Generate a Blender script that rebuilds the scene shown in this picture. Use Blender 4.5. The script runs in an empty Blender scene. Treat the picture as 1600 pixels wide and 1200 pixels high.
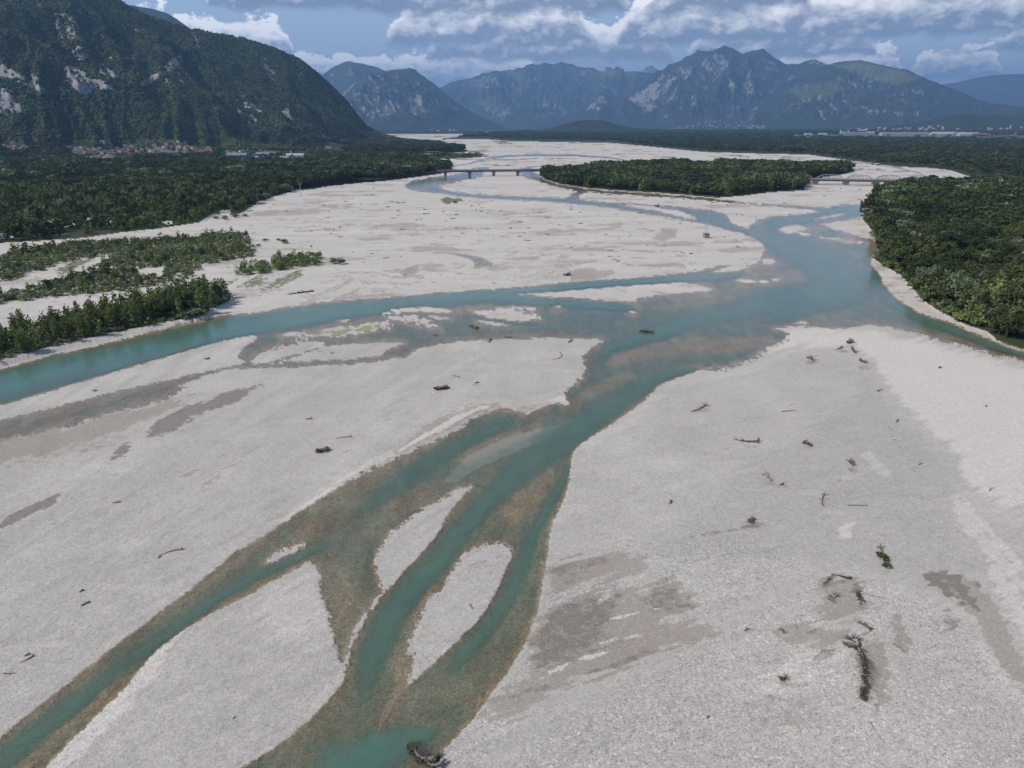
import bpy, bmesh, math, random
import numpy as np
from mathutils import Vector, Matrix

# ------------------------------------------------------------------ camera
scene = bpy.context.scene
CAM_H = 100.0
F = 1111.0                      # focal length in pixels of the 1600 px wide photograph
HORIZON = 194.0
PITCH = math.atan((600.0 - HORIZON) / F)
CP, SP = math.cos(PITCH), math.sin(PITCH)
cam_data = bpy.data.cameras.new('camera')
cam_data.sensor_width = 36.0
cam_data.lens = F / 1600.0 * 36.0
cam_data.clip_start = 1.0
cam_data.clip_end = 300000.0
cam = bpy.data.objects.new('camera', cam_data)
scene.collection.objects.link(cam)
cam.location = (0, 0, CAM_H)
cam.rotation_euler = (math.radians(90) - PITCH, 0, 0)
scene.camera = cam

# ------------------------------------------------------------------ light and exposure
HAZE_DENSITY = 4.6e-5
HAZE_COLOR = (0.31, 0.55, 0.98)
SUN_EL = math.radians(46)
SUN_AZ = math.radians(-112)      # clockwise from +Y: to the left and a little behind the camera
sx = math.sin(SUN_AZ) * math.cos(SUN_EL)
sy = math.cos(SUN_AZ) * math.cos(SUN_EL)
sz = math.sin(SUN_EL)
SUN_DIR = Vector((sx, sy, sz))
sun_data = bpy.data.lights.new('sun', 'SUN')
sun_data.energy = 3.5
sun_data.angle = math.radians(0.6)
sun_data.color = (1.0, 0.93, 0.84)
sun = bpy.data.objects.new('sun', sun_data)
scene.collection.objects.link(sun)
sun.rotation_euler = SUN_DIR.to_track_quat('Z', 'Y').to_euler()
vs = scene.view_settings
scene.display_settings.display_device = 'sRGB'
vs.view_transform = 'Standard'
vs.look = 'None'
vs.exposure = 0.42
vs.gamma = 1.0
vs.use_curve_mapping = False
scene.render.engine = 'CYCLES'
scene.cycles.max_bounces = 6
scene.cycles.transparent_max_bounces = 8
scene.cycles.volume_bounces = 0
scene.cycles.use_denoising = True
scene.cycles.caustics_reflective = False
scene.cycles.caustics_refractive = False

# ------------------------------------------------------------------ node helper
class NT:
    def __init__(self, tree):
        self.t = tree
        tree.nodes.clear()
    def n(self, kind, **kw):
        nd = self.t.nodes.new(kind)
        for k, v in kw.items():
            setattr(nd, k, v)
        return nd
    def put(self, sock, val):
        if isinstance(val, bpy.types.NodeSocket):
            self.t.links.new(val, sock)
        elif val is not None:
            if hasattr(sock, 'default_value'):
                dv = sock.default_value
                if hasattr(dv, '__len__') and not hasattr(val, '__len__'):
                    val = [val] * len(dv)
                if hasattr(dv, '__len__') and len(dv) == 4 and len(val) == 3:
                    val = (*val, 1.0)
                sock.default_value = val
    def math(self, op, a, b=None, c=None, clamp=False):
        nd = self.n('ShaderNodeMath', operation=op, use_clamp=clamp)
        self.put(nd.inputs[0], a)
        if b is not None: self.put(nd.inputs[1], b)
        if c is not None: self.put(nd.inputs[2], c)
        return nd.outputs[0]
    def vmath(self, op, a, b=None, scale=None):
        nd = self.n('ShaderNodeVectorMath', operation=op)
        self.put(nd.inputs[0], a)
        if b is not None: self.put(nd.inputs[1], b)
        if scale is not None: self.put(nd.inputs['Scale'], scale)
        return nd.outputs[0]
    def mix(self, f, a, b, mode='MIX'):
        nd = self.n('ShaderNodeMix', data_type='RGBA', blend_type=mode)
        self.put(nd.inputs[0], f); self.put(nd.inputs[6], a); self.put(nd.inputs[7], b)
        return nd.outputs[2]
    def ramp(self, v, lo, hi, a=0.0, b=1.0, smooth=True):
        nd = self.n('ShaderNodeMapRange', interpolation_type='SMOOTHSTEP' if smooth else 'LINEAR')
        self.put(nd.inputs[0], v); self.put(nd.inputs[1], lo); self.put(nd.inputs[2], hi)
        self.put(nd.inputs[3], a); self.put(nd.inputs[4], b)
        return nd.outputs[0]
    def noise(self, vec, scale, detail=4.0, rough=0.55, dist=0.0, color=False, lac=2.0):
        nd = self.n('ShaderNodeTexNoise')
        self.put(nd.inputs['Vector'], vec); nd.inputs['Scale'].default_value = scale
        nd.inputs['Detail'].default_value = detail; nd.inputs['Roughness'].default_value = rough
        nd.inputs['Distortion'].default_value = dist; nd.inputs['Lacunarity'].default_value = lac
        return nd.outputs[1 if color else 0]
    def voro(self, vec, scale, feature='F1', out=0, rnd=1.0):
        nd = self.n('ShaderNodeTexVoronoi', feature=feature)
        self.put(nd.inputs['Vector'], vec); nd.inputs['Scale'].default_value = scale
        nd.inputs['Randomness'].default_value = rnd
        return nd.outputs[out]
    def attr(self, name, out=2):
        nd = self.n('ShaderNodeAttribute', attribute_name=name)
        return nd.outputs[out]
    def vec(self, x, y, z):
        nd = self.n('ShaderNodeCombineXYZ')
        self.put(nd.inputs[0], x); self.put(nd.inputs[1], y); self.put(nd.inputs[2], z)
        return nd.outputs[0]

def px_dir(u, v):
    x = (u - 800.0) / F
    y = (600.0 - v) / F
    return x, CP + y * SP, -SP + y * CP

def az_el(u, v):
    dx, dy, dz = px_dir(u, v)
    return math.atan2(dx, dy), math.atan2(dz, math.hypot(dx, dy))

# ------------------------------------------------------------------ sky: Nishita plus cumulus deck
world = bpy.data.worlds.new('World')
scene.world = world
world.use_nodes = True
w = NT(world.node_tree)
SKY_STRENGTH = 0.10
tc = w.n('ShaderNodeTexCoord')
d = w.vmath('NORMALIZE', tc.outputs['Generated'])
sep = w.n('ShaderNodeSeparateXYZ'); w.put(sep.inputs[0], d)
DX, DY, DZ = sep.outputs
sky = w.n('ShaderNodeTexSky', sky_type='NISHITA')
sky.sun_disc = False
sky.sun_elevation = SUN_EL
sky.sun_rotation = SUN_AZ
sky.altitude = 200
sky.air_density = 1.0
sky.dust_density = 0.6
sky.ozone_density = 1.3
AZ = w.math('ARCTAN2', DX, DY)
EL = w.math('ARCSINE', DZ)
AZD = w.math('MULTIPLY', AZ, 57.2958)
ELD = w.math('MULTIPLY', EL, 57.2958)
# fair-weather cumulus in rows: each row has a flat grey base at one elevation and billowing sunlit tops; nearer rows stand higher and hide farther ones
def cumulus_row(base, thick, freq, seed, bias, amt0, ext=1.0):
    """returns (cover, light) of one row; bias = [(azimuth deg, half width deg, amount)]"""
    q = w.vec(w.math('MULTIPLY', AZD, freq), seed*7.3, seed*3.1)
    n1 = w.noise(q, 1.0, 2.0, .5)
    for a0, hw, am in bias:
        gx = w.math('MULTIPLY', w.math('SUBTRACT', AZD, a0), 1.0/hw)
        n1 = w.math('ADD', n1, w.math('MULTIPLY', w.math('EXPONENT', w.math('MULTIPLY', w.math('MULTIPLY', gx, gx), -1.0)), am))
    hgt = w.ramp(n1, amt0, amt0+.26, 0.0, 1.0)
    k = 1.0/thick
    p = w.vec(w.math('MULTIPLY', AZD, k*.62), w.math('MULTIPLY', ELD, k), seed*5.7)
    n2 = w.noise(p, 2.5, 9.0, .63, .15)
    p2 = w.vec(w.math('MULTIPLY', w.math('ADD', AZD, -.16*thick), k*.62), w.math('MULTIPLY', w.math('ADD', ELD, .13*thick), k), seed*5.7)
    n3 = w.noise(p2, 2.5, 6.0, .60, .15)
    y = w.math('MULTIPLY', w.math('SUBTRACT', ELD, base), k)
    top = w.math('SUBTRACT', w.math('ADD', w.math('MULTIPLY', hgt, 1.15), w.math('MULTIPLY', w.math('SUBTRACT', n2, .5), 1.5)), y)
    top = w.math('SUBTRACT', top, w.math('MULTIPLY', w.math('SUBTRACT', 1.0, hgt), .45))
    cov = w.math('MULTIPLY', w.ramp(top, .0, .13), w.ramp(w.math('ADD', y, w.math('MULTIPLY', w.math('SUBTRACT', n2, .5), .55)), -.10, .10))
    li = w.math('ADD', w.math('MULTIPLY', y, 1.75), w.math('MULTIPLY', w.math('SUBTRACT', n2, n3), 2.8))
    li = w.math('ADD', li, w.ramp(top, .0, .45, .42, -.22))
    li = w.ramp(li, .10, 1.25, 0.0, 1.0, smooth=False)
    return cov, li
def azd(u): return math.degrees(az_el(u, 60)[0])
ROWS = [ # base elevation, thickness, azimuth frequency, seed, placed masses, threshold
 (2.7, 1.9, .20, 2, [(azd(640), 6, .16), (azd(1550), 4, .12), (azd(1230), 5, .08)], .40),
 (4.3, 2.6, .16, 3, [(azd(950), 4, .16), (azd(1200), 5, .16), (azd(480), 4, .10), (azd(740), 5, .12), (azd(590), 2.5, -.08)], .38),
 (5.3, 3.3, .12, 4, [(azd(800), 8, .30), (azd(1450), 9, .34), (azd(1120), 5, .24), (azd(590), 3, -.10)], .38),
 (7.4, 4.2, .10, 5, [(azd(470), 7, .38), (azd(700), 5, .15), (azd(262), 4, -.35), (azd(1160), 8, .22), (azd(1570), 4, .1)], .42),
 (11., 5.0, .07, 6, [], .46), (15., 7.0, .05, 7, [], .48), (22., 10., .035, 8, [], .50), (34., 15., .022, 9, [], .52), (52., 20., .015, 10, [], .54)]
veil = w.mix(w.ramp(ELD, 0.0, 12.0, 0.62, 0.0, smooth=False), sky.outputs[0], (6.6, 7.6, 9.2))
col = w.vmath('SCALE', veil, scale=SKY_STRENGTH)
for (b_, t_, f_, s_, bi, am0) in ROWS:
    cv, li = cumulus_row(b_, t_, f_, s_, bi, am0)
    dist_f = max(0.0, min(1.0, (7.0-b_)/5.0))
    lowc = tuple(a*(1-.6*dist_f) + b*.6*dist_f for a, b in zip((.21, .245, .31), (.48, .55, .66)))
    hic = tuple(a*(1-.25*dist_f) + b*.25*dist_f for a, b in zip((1.42, 1.38, 1.32), (1.45, 1.43, 1.40)))
    cc = w.mix(li, lowc, hic)
    if b_ > 10: cc = w.mix(.55, cc, (.42, .48, .58))
    col = w.mix(w.math('MULTIPLY', w.math('MULTIPLY', cv, .95), w.ramp(ELD, -.3, .4)), col, cc)

bgs = w.n('ShaderNodeBackground'); w.put(bgs.inputs[0], col); bgs.inputs[1].default_value = 1.0
wo = w.n('ShaderNodeOutputWorld'); w.t.links.new(bgs.outputs[0], wo.inputs[0])
world.cycles.sampling_method = 'MANUAL'
world.cycles.sample_map_resolution = 512

# ------------------------------------------------------------------ object helpers
def link(o, parent=None):
    scene.collection.objects.link(o)
    if parent is not None:
        o.parent = parent
    return o
def mesh_obj(name, verts, faces, mat=None, parent=None, smooth=False):
    me = bpy.data.meshes.new(name)
    me.from_pydata([tuple(v) for v in verts], [], [tuple(f) for f in faces])
    if mat is not None: me.materials.append(mat)
    if smooth: me.polygons.foreach_set('use_smooth', [True] * len(me.polygons))
    me.update()
    return link(bpy.data.objects.new(name, me), parent)
def grid_mesh(name, V, nr, nc, mat, mask=None, smooth=True):
    """V: (nr*nc, 3) numpy; quads between neighbours, optionally only where mask (nr-1, nc-1)"""
    idx = np.arange(nr * nc).reshape(nr, nc)
    q = np.stack([idx[:-1, :-1], idx[1:, :-1], idx[1:, 1:], idx[:-1, 1:]], -1)
    q = q.reshape(-1, 4) if mask is None else q[mask]
    keep = None
    if mask is not None:
        used = np.zeros(nr * nc, bool); used[q.ravel()] = True
        remap = np.cumsum(used) - 1
        q = remap[q]; V = V[used]; keep = used
    me = bpy.data.meshes.new(name)
    me.vertices.add(len(V)); me.vertices.foreach_set('co', V.astype(np.float32).ravel())
    me.loops.add(q.size); me.loops.foreach_set('vertex_index', q.astype(np.int32).ravel())
    me.polygons.add(len(q)); me.polygons.foreach_set('loop_start', np.arange(0, q.size, 4, dtype=np.int32))
    me.polygons.foreach_set('loop_total', np.full(len(q), 4, np.int32))
    me.polygons.foreach_set('use_smooth', np.full(len(q), smooth))
    me.materials.append(mat)
    me.update(); me.validate()
    o = link(bpy.data.objects.new(name, me))
    return o, keep
def add_attr(o, name, arr):
    a = o.data.attributes.new(name, 'FLOAT', 'POINT')
    a.data.foreach_set('value', np.ascontiguousarray(arr, np.float32).ravel())
def tag(o, label=None, cat=None, group=None, kind=None):
    if label: o['label'] = label
    if cat: o['category'] = cat
    if group: o['group'] = group
    if kind: o['kind'] = kind
    return o
def thing(name, label, cat, loc=(0, 0, 0), rz=0.0, group=None):
    o = link(bpy.data.objects.new(name, None))
    o.location = loc; o.rotation_euler = (0, 0, rz)
    o.empty_display_size = 0.5
    return tag(o, label, cat, group)
def dup(root, loc, rz, scale=None, label=None, group=None, cat=None):
    r = root.copy(); scene.collection.objects.link(r)
    r.location = loc; r.rotation_euler = (0, 0, rz)
    if scale is not None: r.scale = scale
    for k, val in (('label', label), ('group', group), ('category', cat)):
        if val: r[k] = val
    for ch in list(root.children):
        c = ch.copy(); scene.collection.objects.link(c); c.parent = r
        for g in ch.children:
            e = g.copy(); scene.collection.objects.link(e); e.parent = c
    return r
class MB:
    """collects boxes, tubes and loose faces for ONE mesh"""
    def __init__(self): self.v = []; self.f = []
    def box(self, x0, x1, y0, y1, z0, z1):
        b = len(self.v)
        self.v += [(x0,y0,z0),(x1,y0,z0),(x1,y1,z0),(x0,y1,z0),(x0,y0,z1),(x1,y0,z1),(x1,y1,z1),(x0,y1,z1)]
        self.f += [(b,b+3,b+2,b+1),(b+4,b+5,b+6,b+7),(b,b+1,b+5,b+4),(b+1,b+2,b+6,b+5),(b+2,b+3,b+7,b+6),(b+3,b,b+4,b+7)]
        return self
    def tube(self, pts, radii, n=5):
        b = len(self.v)
        pts = [Vector(p) for p in pts]
        for i, p in enumerate(pts):
            t = (pts[min(i+1, len(pts)-1)] - pts[max(i-1, 0)])
            t = t.normalized() if t.length > 1e-6 else Vector((0,0,1))
            a = t.cross(Vector((0,0,1)) if abs(t.z) < .9 else Vector((1,0,0))).normalized()
            c = t.cross(a)
            for k in range(n):
                an = 2*math.pi*k/n
                self.v.append(tuple(p + (a*math.cos(an) + c*math.sin(an))*radii[i]))
        for i in range(len(pts)-1):
            for k in range(n):
                k2 = (k+1) % n
                self.f.append((b+i*n+k, b+i*n+k2, b+(i+1)*n+k2, b+(i+1)*n+k))
        self.f.append(tuple(b+k for k in range(n))[::-1])
        e = b+(len(pts)-1)*n
        self.f.append(tuple(e+k for k in range(n)))
        return self
    def quad(self, a, b_, c, d_):
        b = len(self.v); self.v += [a, b_, c, d_]; self.f.append((b, b+1, b+2, b+3)); return self
    def tri(self, a, b_, c):
        b = len(self.v); self.v += [a, b_, c]; self.f.append((b, b+1, b+2)); return self
    def build(self, name, mat, parent=None, smooth=False):
        return mesh_obj(name, self.v, self.f, mat, parent, smooth)

# ------------------------------------------------------------------ numpy noise and outlines
_rs = np.random.RandomState(7)
_T = _rs.rand(256, 256).astype(np.float32)
def vnoise(x, y, seed=0):
    x = np.asarray(x, np.float64) + seed * 17.31; y = np.asarray(y, np.float64) + seed * 9.77
    xi = np.floor(x).astype(np.int64); yi = np.floor(y).astype(np.int64)
    fx = x - xi; fy = y - yi
    fx = fx*fx*(3-2*fx); fy = fy*fy*(3-2*fy)
    a = _T[xi & 255, yi & 255]; b = _T[(xi+1) & 255, yi & 255]
    c = _T[xi & 255, (yi+1) & 255]; d2 = _T[(xi+1) & 255, (yi+1) & 255]
    return (a*(1-fx)+b*fx)*(1-fy) + (c*(1-fx)+d2*fx)*fy
def fbm(x, y, octs=5, seed=0, gain=0.5):
    s = 0; amp = 1.0; tot = 0
    for i in range(octs):
        ang = 0.6*i + 0.3
        xr = x*math.cos(ang) - y*math.sin(ang); yr = x*math.sin(ang) + y*math.cos(ang)
        s = s + amp*vnoise(xr, yr, seed+i*3); tot += amp
        amp *= gain; x = x*2.03; y = y*2.03
    return s/tot*2 - 1
def ridged(x, y, octs=6, seed=0, gain=0.52):
    s = 0; amp = 1.0; tot = 0
    for i in range(octs):
        ang = 0.8*i + 0.2
        xr = x*math.cos(ang) - y*math.sin(ang); yr = x*math.sin(ang) + y*math.cos(ang)
        n = 1 - np.abs(vnoise(xr, yr, seed+i*5)*2 - 1)
        s = s + amp*n*n; tot += amp
        amp *= gain; x = x*2.07; y = y*2.07
    return s/tot
def sstep(x, a, b):
    t = np.clip((x-a)/(b-a), 0, 1)
    return t*t*(3-2*t)
def poly_sdf(poly, U, V, margin=45.0):
    """signed distance in photograph pixels, positive inside; clamped to -margin far outside"""
    P = np.array(poly, np.float64)
    out = np.full(U.shape, -margin)
    m = (U > P[:,0].min()-margin) & (U < P[:,0].max()+margin) & (V > P[:,1].min()-margin) & (V < P[:,1].max()+margin)
    if not m.any(): return out
    u = U[m]; v = V[m]
    d2 = np.full(u.shape, 1e12); ins = np.zeros(u.shape, bool)
    n = len(P)
    for i in range(n):
        ax, ay = P[i]; bx, by = P[(i+1) % n]
        ex, ey = bx-ax, by-ay
        L = ex*ex+ey*ey
        if L < 1e-9: continue
        wx = u-ax; wy = v-ay
        t = np.clip((wx*ex+wy*ey)/L, 0, 1)
        d2 = np.minimum(d2, (wx-ex*t)**2+(wy-ey*t)**2)
        c = ((ay > v) != (by > v))
        if c.any() and by != ay:
            xi = ax + (v-ay)*ex/ey
            ins ^= c & (u < xi)
    dd = np.sqrt(d2)
    out[m] = np.where(ins, dd, -dd)
    return np.maximum(out, -margin)
def stroke(pts, U, V):
    """pts (u, v, half width): returns 1 on the line falling to 0 at its half width"""
    P = np.array(pts, np.float64)
    out = np.zeros(U.shape)
    wm = P[:,2].max()*1.6
    m = (U > P[:,0].min()-wm) & (U < P[:,0].max()+wm) & (V > P[:,1].min()-wm) & (V < P[:,1].max()+wm)
    if not m.any(): return out
    u = U[m]; v = V[m]; best = np.zeros(u.shape)
    for i in range(len(P)-1):
        ax, ay, aw = P[i]; bx, by, bw = P[i+1]
        ex, ey = bx-ax, by-ay; L = ex*ex+ey*ey+1e-9
        t = np.clip(((u-ax)*ex+(v-ay)*ey)/L, 0, 1)
        dist = np.sqrt((u-ax-ex*t)**2+(v-ay-ey*t)**2)
        best = np.maximum(best, 1-dist/(aw+(bw-aw)*t))
    out[m] = np.clip(best, 0, 1)
    return out
def gstroke(pts, U, V, fade=True):
    """soft furrow: gaussian across its half width, dying out at both ends"""
    P = np.array(pts, np.float64); out = np.zeros(U.shape)
    wm = P[:,2].max()*2.4
    m = (U > P[:,0].min()-wm) & (U < P[:,0].max()+wm) & (V > P[:,1].min()-wm) & (V < P[:,1].max()+wm)
    if not m.any(): return out
    u = U[m]; v = V[m]; best = np.zeros(u.shape)
    seg = np.hypot(np.diff(P[:,0]), np.diff(P[:,1])); cum = np.concatenate([[0], np.cumsum(seg)]); tot = cum[-1]
    for i in range(len(P)-1):
        ax, ay, aw = P[i]; bx, by, bw = P[i+1]
        ex, ey = bx-ax, by-ay; L = ex*ex+ey*ey+1e-9
        t = np.clip(((u-ax)*ex+(v-ay)*ey)/L, 0, 1)
        dist = np.sqrt((u-ax-ex*t)**2+(v-ay-ey*t)**2); wd = aw+(bw-aw)*t
        arc = cum[i]+seg[i]*t
        f = np.minimum(1, np.minimum(arc, tot-arc)/(3.2*wd)) if fade else 1
        best = np.maximum(best, np.exp(-1.15*(dist/wd)**2)*f)
    out[m] = best
    return out
def project(x, y, z):
    """world to photograph pixels (surveying only)"""
    zz = z - CAM_H
    depth = y*CP - zz*SP
    depth = np.where(depth > 1.0, depth, 1.0)
    return 800 + F*x/depth, 600 - F*(y*SP + zz*CP)/depth
def ground_at(u, v, z=0.0):
    dx, dy, dz = px_dir(u, v)
    t = (z - CAM_H)/dz
    return dx*t, dy*t
# ------------------------------------------------------------------ survey of the river (outlines in photograph pixels on the river plain)
WATER = [(-1500,985),(-400,690),(0,577),(25,571),(50,565),(75,556),(112,549),(150,541),(200,528),(250,515),(290,505),(318,500),(350,492),
 (400,489),(440,481),(500,473),(550,468),(600,465),(650,461),(700,457),(750,453),(800,449.5),(850,445),(900,439),(950,437),(1000,434),(1050,429),
 (1088,424.5),(1108,419),(1128,414.5),(1146,413.5),(1130,419),(1113,426),(1150,424),(1168,418),(1180,412),(1188,406),(1191,396),(1196,389),(1190,379),
 (1180,373),(1160,365),(1130,357),(1110,352),(1090,348),(1060,343),(1030,338),(1000,333),(960,326.5),(930,322),(900,318.5),(850,315),(800,312),
 (750,309.5),(720,307.5),(700,304),(670,300.5),(642,297.5),(632,292),(635,286.5),(650,281.5),(670,278),(698,275.5),(712,272),(728,268),(744,262),
 (766,262),(757,269),(752,276),(735,280),(705,286),(686,290),(690,294),(706,299),(740,303.5),(790,306),(830,307.5),(880,309.3),(889,307),
 (901,299.5),(893,296),(860,289),(832,281),(814,273.5),(808,268),(814,262),(832,262),(836,270),(848,279),(870,287),(910,294),(950,298),
 (1000,301),(1040,304),(1080,307),(1120,311),(1160,315.5),(1200,319),(1254,321.5),(1296,325),(1300,321),(1344,320),(1366,328),(1368,338),(1340,340.5),
 (1310,346),(1283,350.8),(1296,356),(1310,360),(1330,366),(1348,371.5),(1362,372.5),(1372,379),(1373,388),(1365,400),(1359,410),(1365,418),
 (1375,430),(1381,445),(1396,461),(1412,474),(1435,488),(1455,495),(1475,500),(1500,510),(1525,522),(1550,531),(1575,541),(1600,549),
 (1700,574),(1900,630),(2600,800),(2600,830),(1900,650),(1700,586),
 (1600,563),(1562,557),(1525,546),(1487,536),(1450,527),(1415,517),(1385,510),(1360,507),(1335,512),(1300,514),(1245,510),(1212,512),
 (1222,516),(1232,522),(1232,530),(1215,539),(1200,545),(1175,561),(1150,572),(1125,579),(1100,577),(1085,580),(1062,589),(1032,600),(1020,612),
 (1005,627),(975,650),(940,672),(905,696),(895,707),(892,730),(890,750),(882,780),(867,810),(860,830),(855,875),(846,920),(840,955),
 (825,999),(800,1042),(775,1075),(750,1110),(720,1145),(694,1170),(686,1190),(670,1240),(640,1400),(560,1900),(-300,1900),
 (-900,1700),(-500,1500),(-160,1290),(-60,1202),(0,1154),(25,1131),(62,1101),(100,1072),(137,1042),(172,1015),(212,985),(250,955),(280,934),(317,905),
 (350,877),(370,860),(400,844),(425,828),(450,812),(475,795),(512,772),(553,747),(580,731),(612,719),(650,701),(687,686),(725,665),(760,645),
 (780,636),(800,640),(825,647),(850,636),(872,628),(882,634),(890,634),(882,620),(887,610),(900,600),(907,590),(914,572),(912,557),(920,545),
 (942,534),(935,530.5),(880,529),(825,529),(800,530),(760,531),(725,533),(690,537),(675,540),(650,547),(635,558),(600,563),(575,566),(550,569.5),
 (500,572),(465,574),(400,575),(360,577),(337,582),(300,595),(280,603),(292,606),(272,615),(264,625),(225,635),(175,647),(125,662),(62,677),(0,691),(-60,705),
 (-400,800),(-1500,1120)]
ISLANDS = {
 'S': [(-1500,1080),(-400,750),(0,633.5),(50,620),(100,605),(150,590),(200,575),(250,561),(300,546),(350,532),(385,525.5),(403,524.5),(400,530),(385,541),(374,551),
       (371,560),(385,566),(372,570),(350,575),(300,585),(250,597),(200,607),(162,616),(112,629),(62,642),(0,656),(-400,775),(-1500,1100)],
 'D': [(905,307),(912,301),(922,299.5),(950,303),(1000,305.5),(1060,309.5),(1100,313),(1150,317.5),(1200,321.5),(1220,322.7),(1265,328),(1280,330.5),(1265,333),
       (1237,336.5),(1220,337),(1200,340),(1186,343),(1180,348),(1171,352),(1170,357.5),(1156,354),(1144,349),(1139,342),(1137,337),(1130,332),(1110,329),
       (1090,326),(1060,323),(1030,320.5),(1000,318.5),(950,316),(920,314),(903,311.5)],
 'D2': [(968,320),(1000,321),(1030,324.5),(1060,329),(1068,332),(1085,338),(1089,343),(1070,341),(1050,335),(1020,329),(985,323)],
 'T': [(807,460),(850,457),(912,452),(975,447),(1025,444),(1065,441.5),(1080,443),(1100,447),(1113,451),(1107,455),(1050,460),(1015,463),(992,467),(995,470),(950,470),
       (900,466),(850,463.5)],
 'T2': [(1150,437),(1175,437.5),(1200,439),(1198,442),(1165,441)], 'T3': [(1203,435.5),(1220,436),(1212,438.5)],
 'T4': [(1192,406),(1205,404),(1212,409),(1206,413),(1192,414)],
 'G': [(1216,360),(1227,353),(1245,351),(1265,358),(1250,362),(1232,365)], 'G2': [(1250,363),(1260,363.5),(1268,366),(1262,368),(1251,366)],
 'G3': [(1281,371),(1312,372),(1350,378),(1347,381),(1325,379),(1300,375)], 'G4': [(1272,343),(1292,337),(1322,333),(1310,337.5),(1285,342)],
 'b1': [(600,490),(612,483),(640,481),(662,480),(687,481),(716,488),(700,489),(675,487),(650,487),(637,488),(615,489)],
 'b2': [(598,497),(615,494.5),(650,494),(662,498),(675,505),(687,512),(672,512),(655,506),(645,502),(622,500)],
 'b2b': [(668,494.5),(685,494.5),(700,497),(690,498),(676,497)],
 'b3': [(462,529),(485,521),(512,515),(530,511),(550,510),(570,506),(590,503),(607,500),(613,509),(590,514),(575,517),(545,519),(556,522),(525,526),(485,526.5),(470,531),(455,535)],
 'b4': [(440,523),(452,520),(475,519),(470,522),(450,525)],
 'b5': [(400,557),(412,550),(430,545),(452,538),(475,534.5),(507,533),(507,540),(490,546),(470,552),(437,560),(415,567),(398,569),(390,566)],
 'b6': [(425,568),(450,561),(475,553),(492,547),(512,541),(555,537),(600,534.5),(630,536),(620,541),(607,545),(600,550),(595,557),(572,557),(550,561),(500,562.5),(450,566)],
 'b7': [(735,484),(745,485),(775,485),(770,481),(780,480),(790,482),(800,479),(818,479),(838,479.5),(837,484),(820,485),(805,483.5),(815,488),(842,496),(843,498),(812,502),
        (790,500),(765,497),(745,491)],
 'b8': [(747,501),(760,502),(775,504),(800,507),(790,508.5),(775,508),(757,508),(765,505)],
 'b9': [(866,478.5),(877,478),(872,482)], 'b10': [(527,501),(545,499),(540,503)],
 'p1': [(983,486),(990,485),(995,488),(988,488.5)], 'p2': [(1238,506),(1250,503),(1262,504),(1256,507)], 'p3': [(1432,521),(1442,523),(1437,525)],
 'I0': [(415,881),(425,870),(437,861),(450,855),(472,847.5),(478,852),(462,862),(437,874)],
 'I1': [(740,758),(722,760),(700,775),(680,786),(662,794),(640,810),(615,830),(600,847),(590,862),(586,880),(591,900),(595,920),(600,927),(612,915),(632,892),(662,860),
        (687,830),(700,802),(722,775)],
 'RG': [(604,922),(598,932),(590,942),(578,958),(566,980),(556,1000),(548,1018),(545,1034),(538,1046),(538,1030),(546,1005),(556,978),(568,958),(580,944),(592,928)],
 'I2': [(735,857),(750,850),(768,847),(785,847),(799,856),(800,872),(790,890),(782,910),(775,925),(755,960),(740,976),(720,996),(695,1020),(665,1047),(636,1073),(640,1060),(646,1040),
        (650,1019),(640,1023),(636,1020),(640,1000),(655,970),(663,950),(670,937),(687,927),(700,903),(715,880),(725,865)],
 'L': [(482,877),(497,884),(500,900),(500,925),(506,940),(513,962),(519,985),(524,1008),(533,1035),(547,1025),(547,1022),(542,1050),(530,1075),(510,1097),(482,1127),(450,1152),(425,1172),
       (400,1187),(375,1200),(300,1250),(100,1420),(-400,1850),(-700,1800),(-100,1370),(0,1268),(70,1200),(112,1157),(150,1120),(195,1075),(220,1045),(245,1015),(287,985),
       (337,955),(400,924),(425,907),(462,890)],
}
FARWATER = [  # thin braids upstream of the road bridge: (u, v, half width)
 [(707,259.5,1.3),(727,257,1.6),(750,251,2.0),(768,246,2.4),(800,243.5,2.8),(850,242.5,2.8),(900,243,2.6),(950,246,2.2),(975,250,1.8)],
 [(770,248,2.0),(800,250,1.5),(842,247,1.2)],
 [(640,236,3.6),(670,238,3.4),(700,239,2.4),(735,240,1.6),(765,243,1.6)],
 [(1336,252,.9),(1370,256,1.2),(1400,262,1.4),(1436,270,1.2),(1446,276,1.2)], [(1228,250,1.6),(1245,252,1.4)],
 [(1335,262,.7),(1370,266,.8),(1420,268,.9)]]
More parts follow.
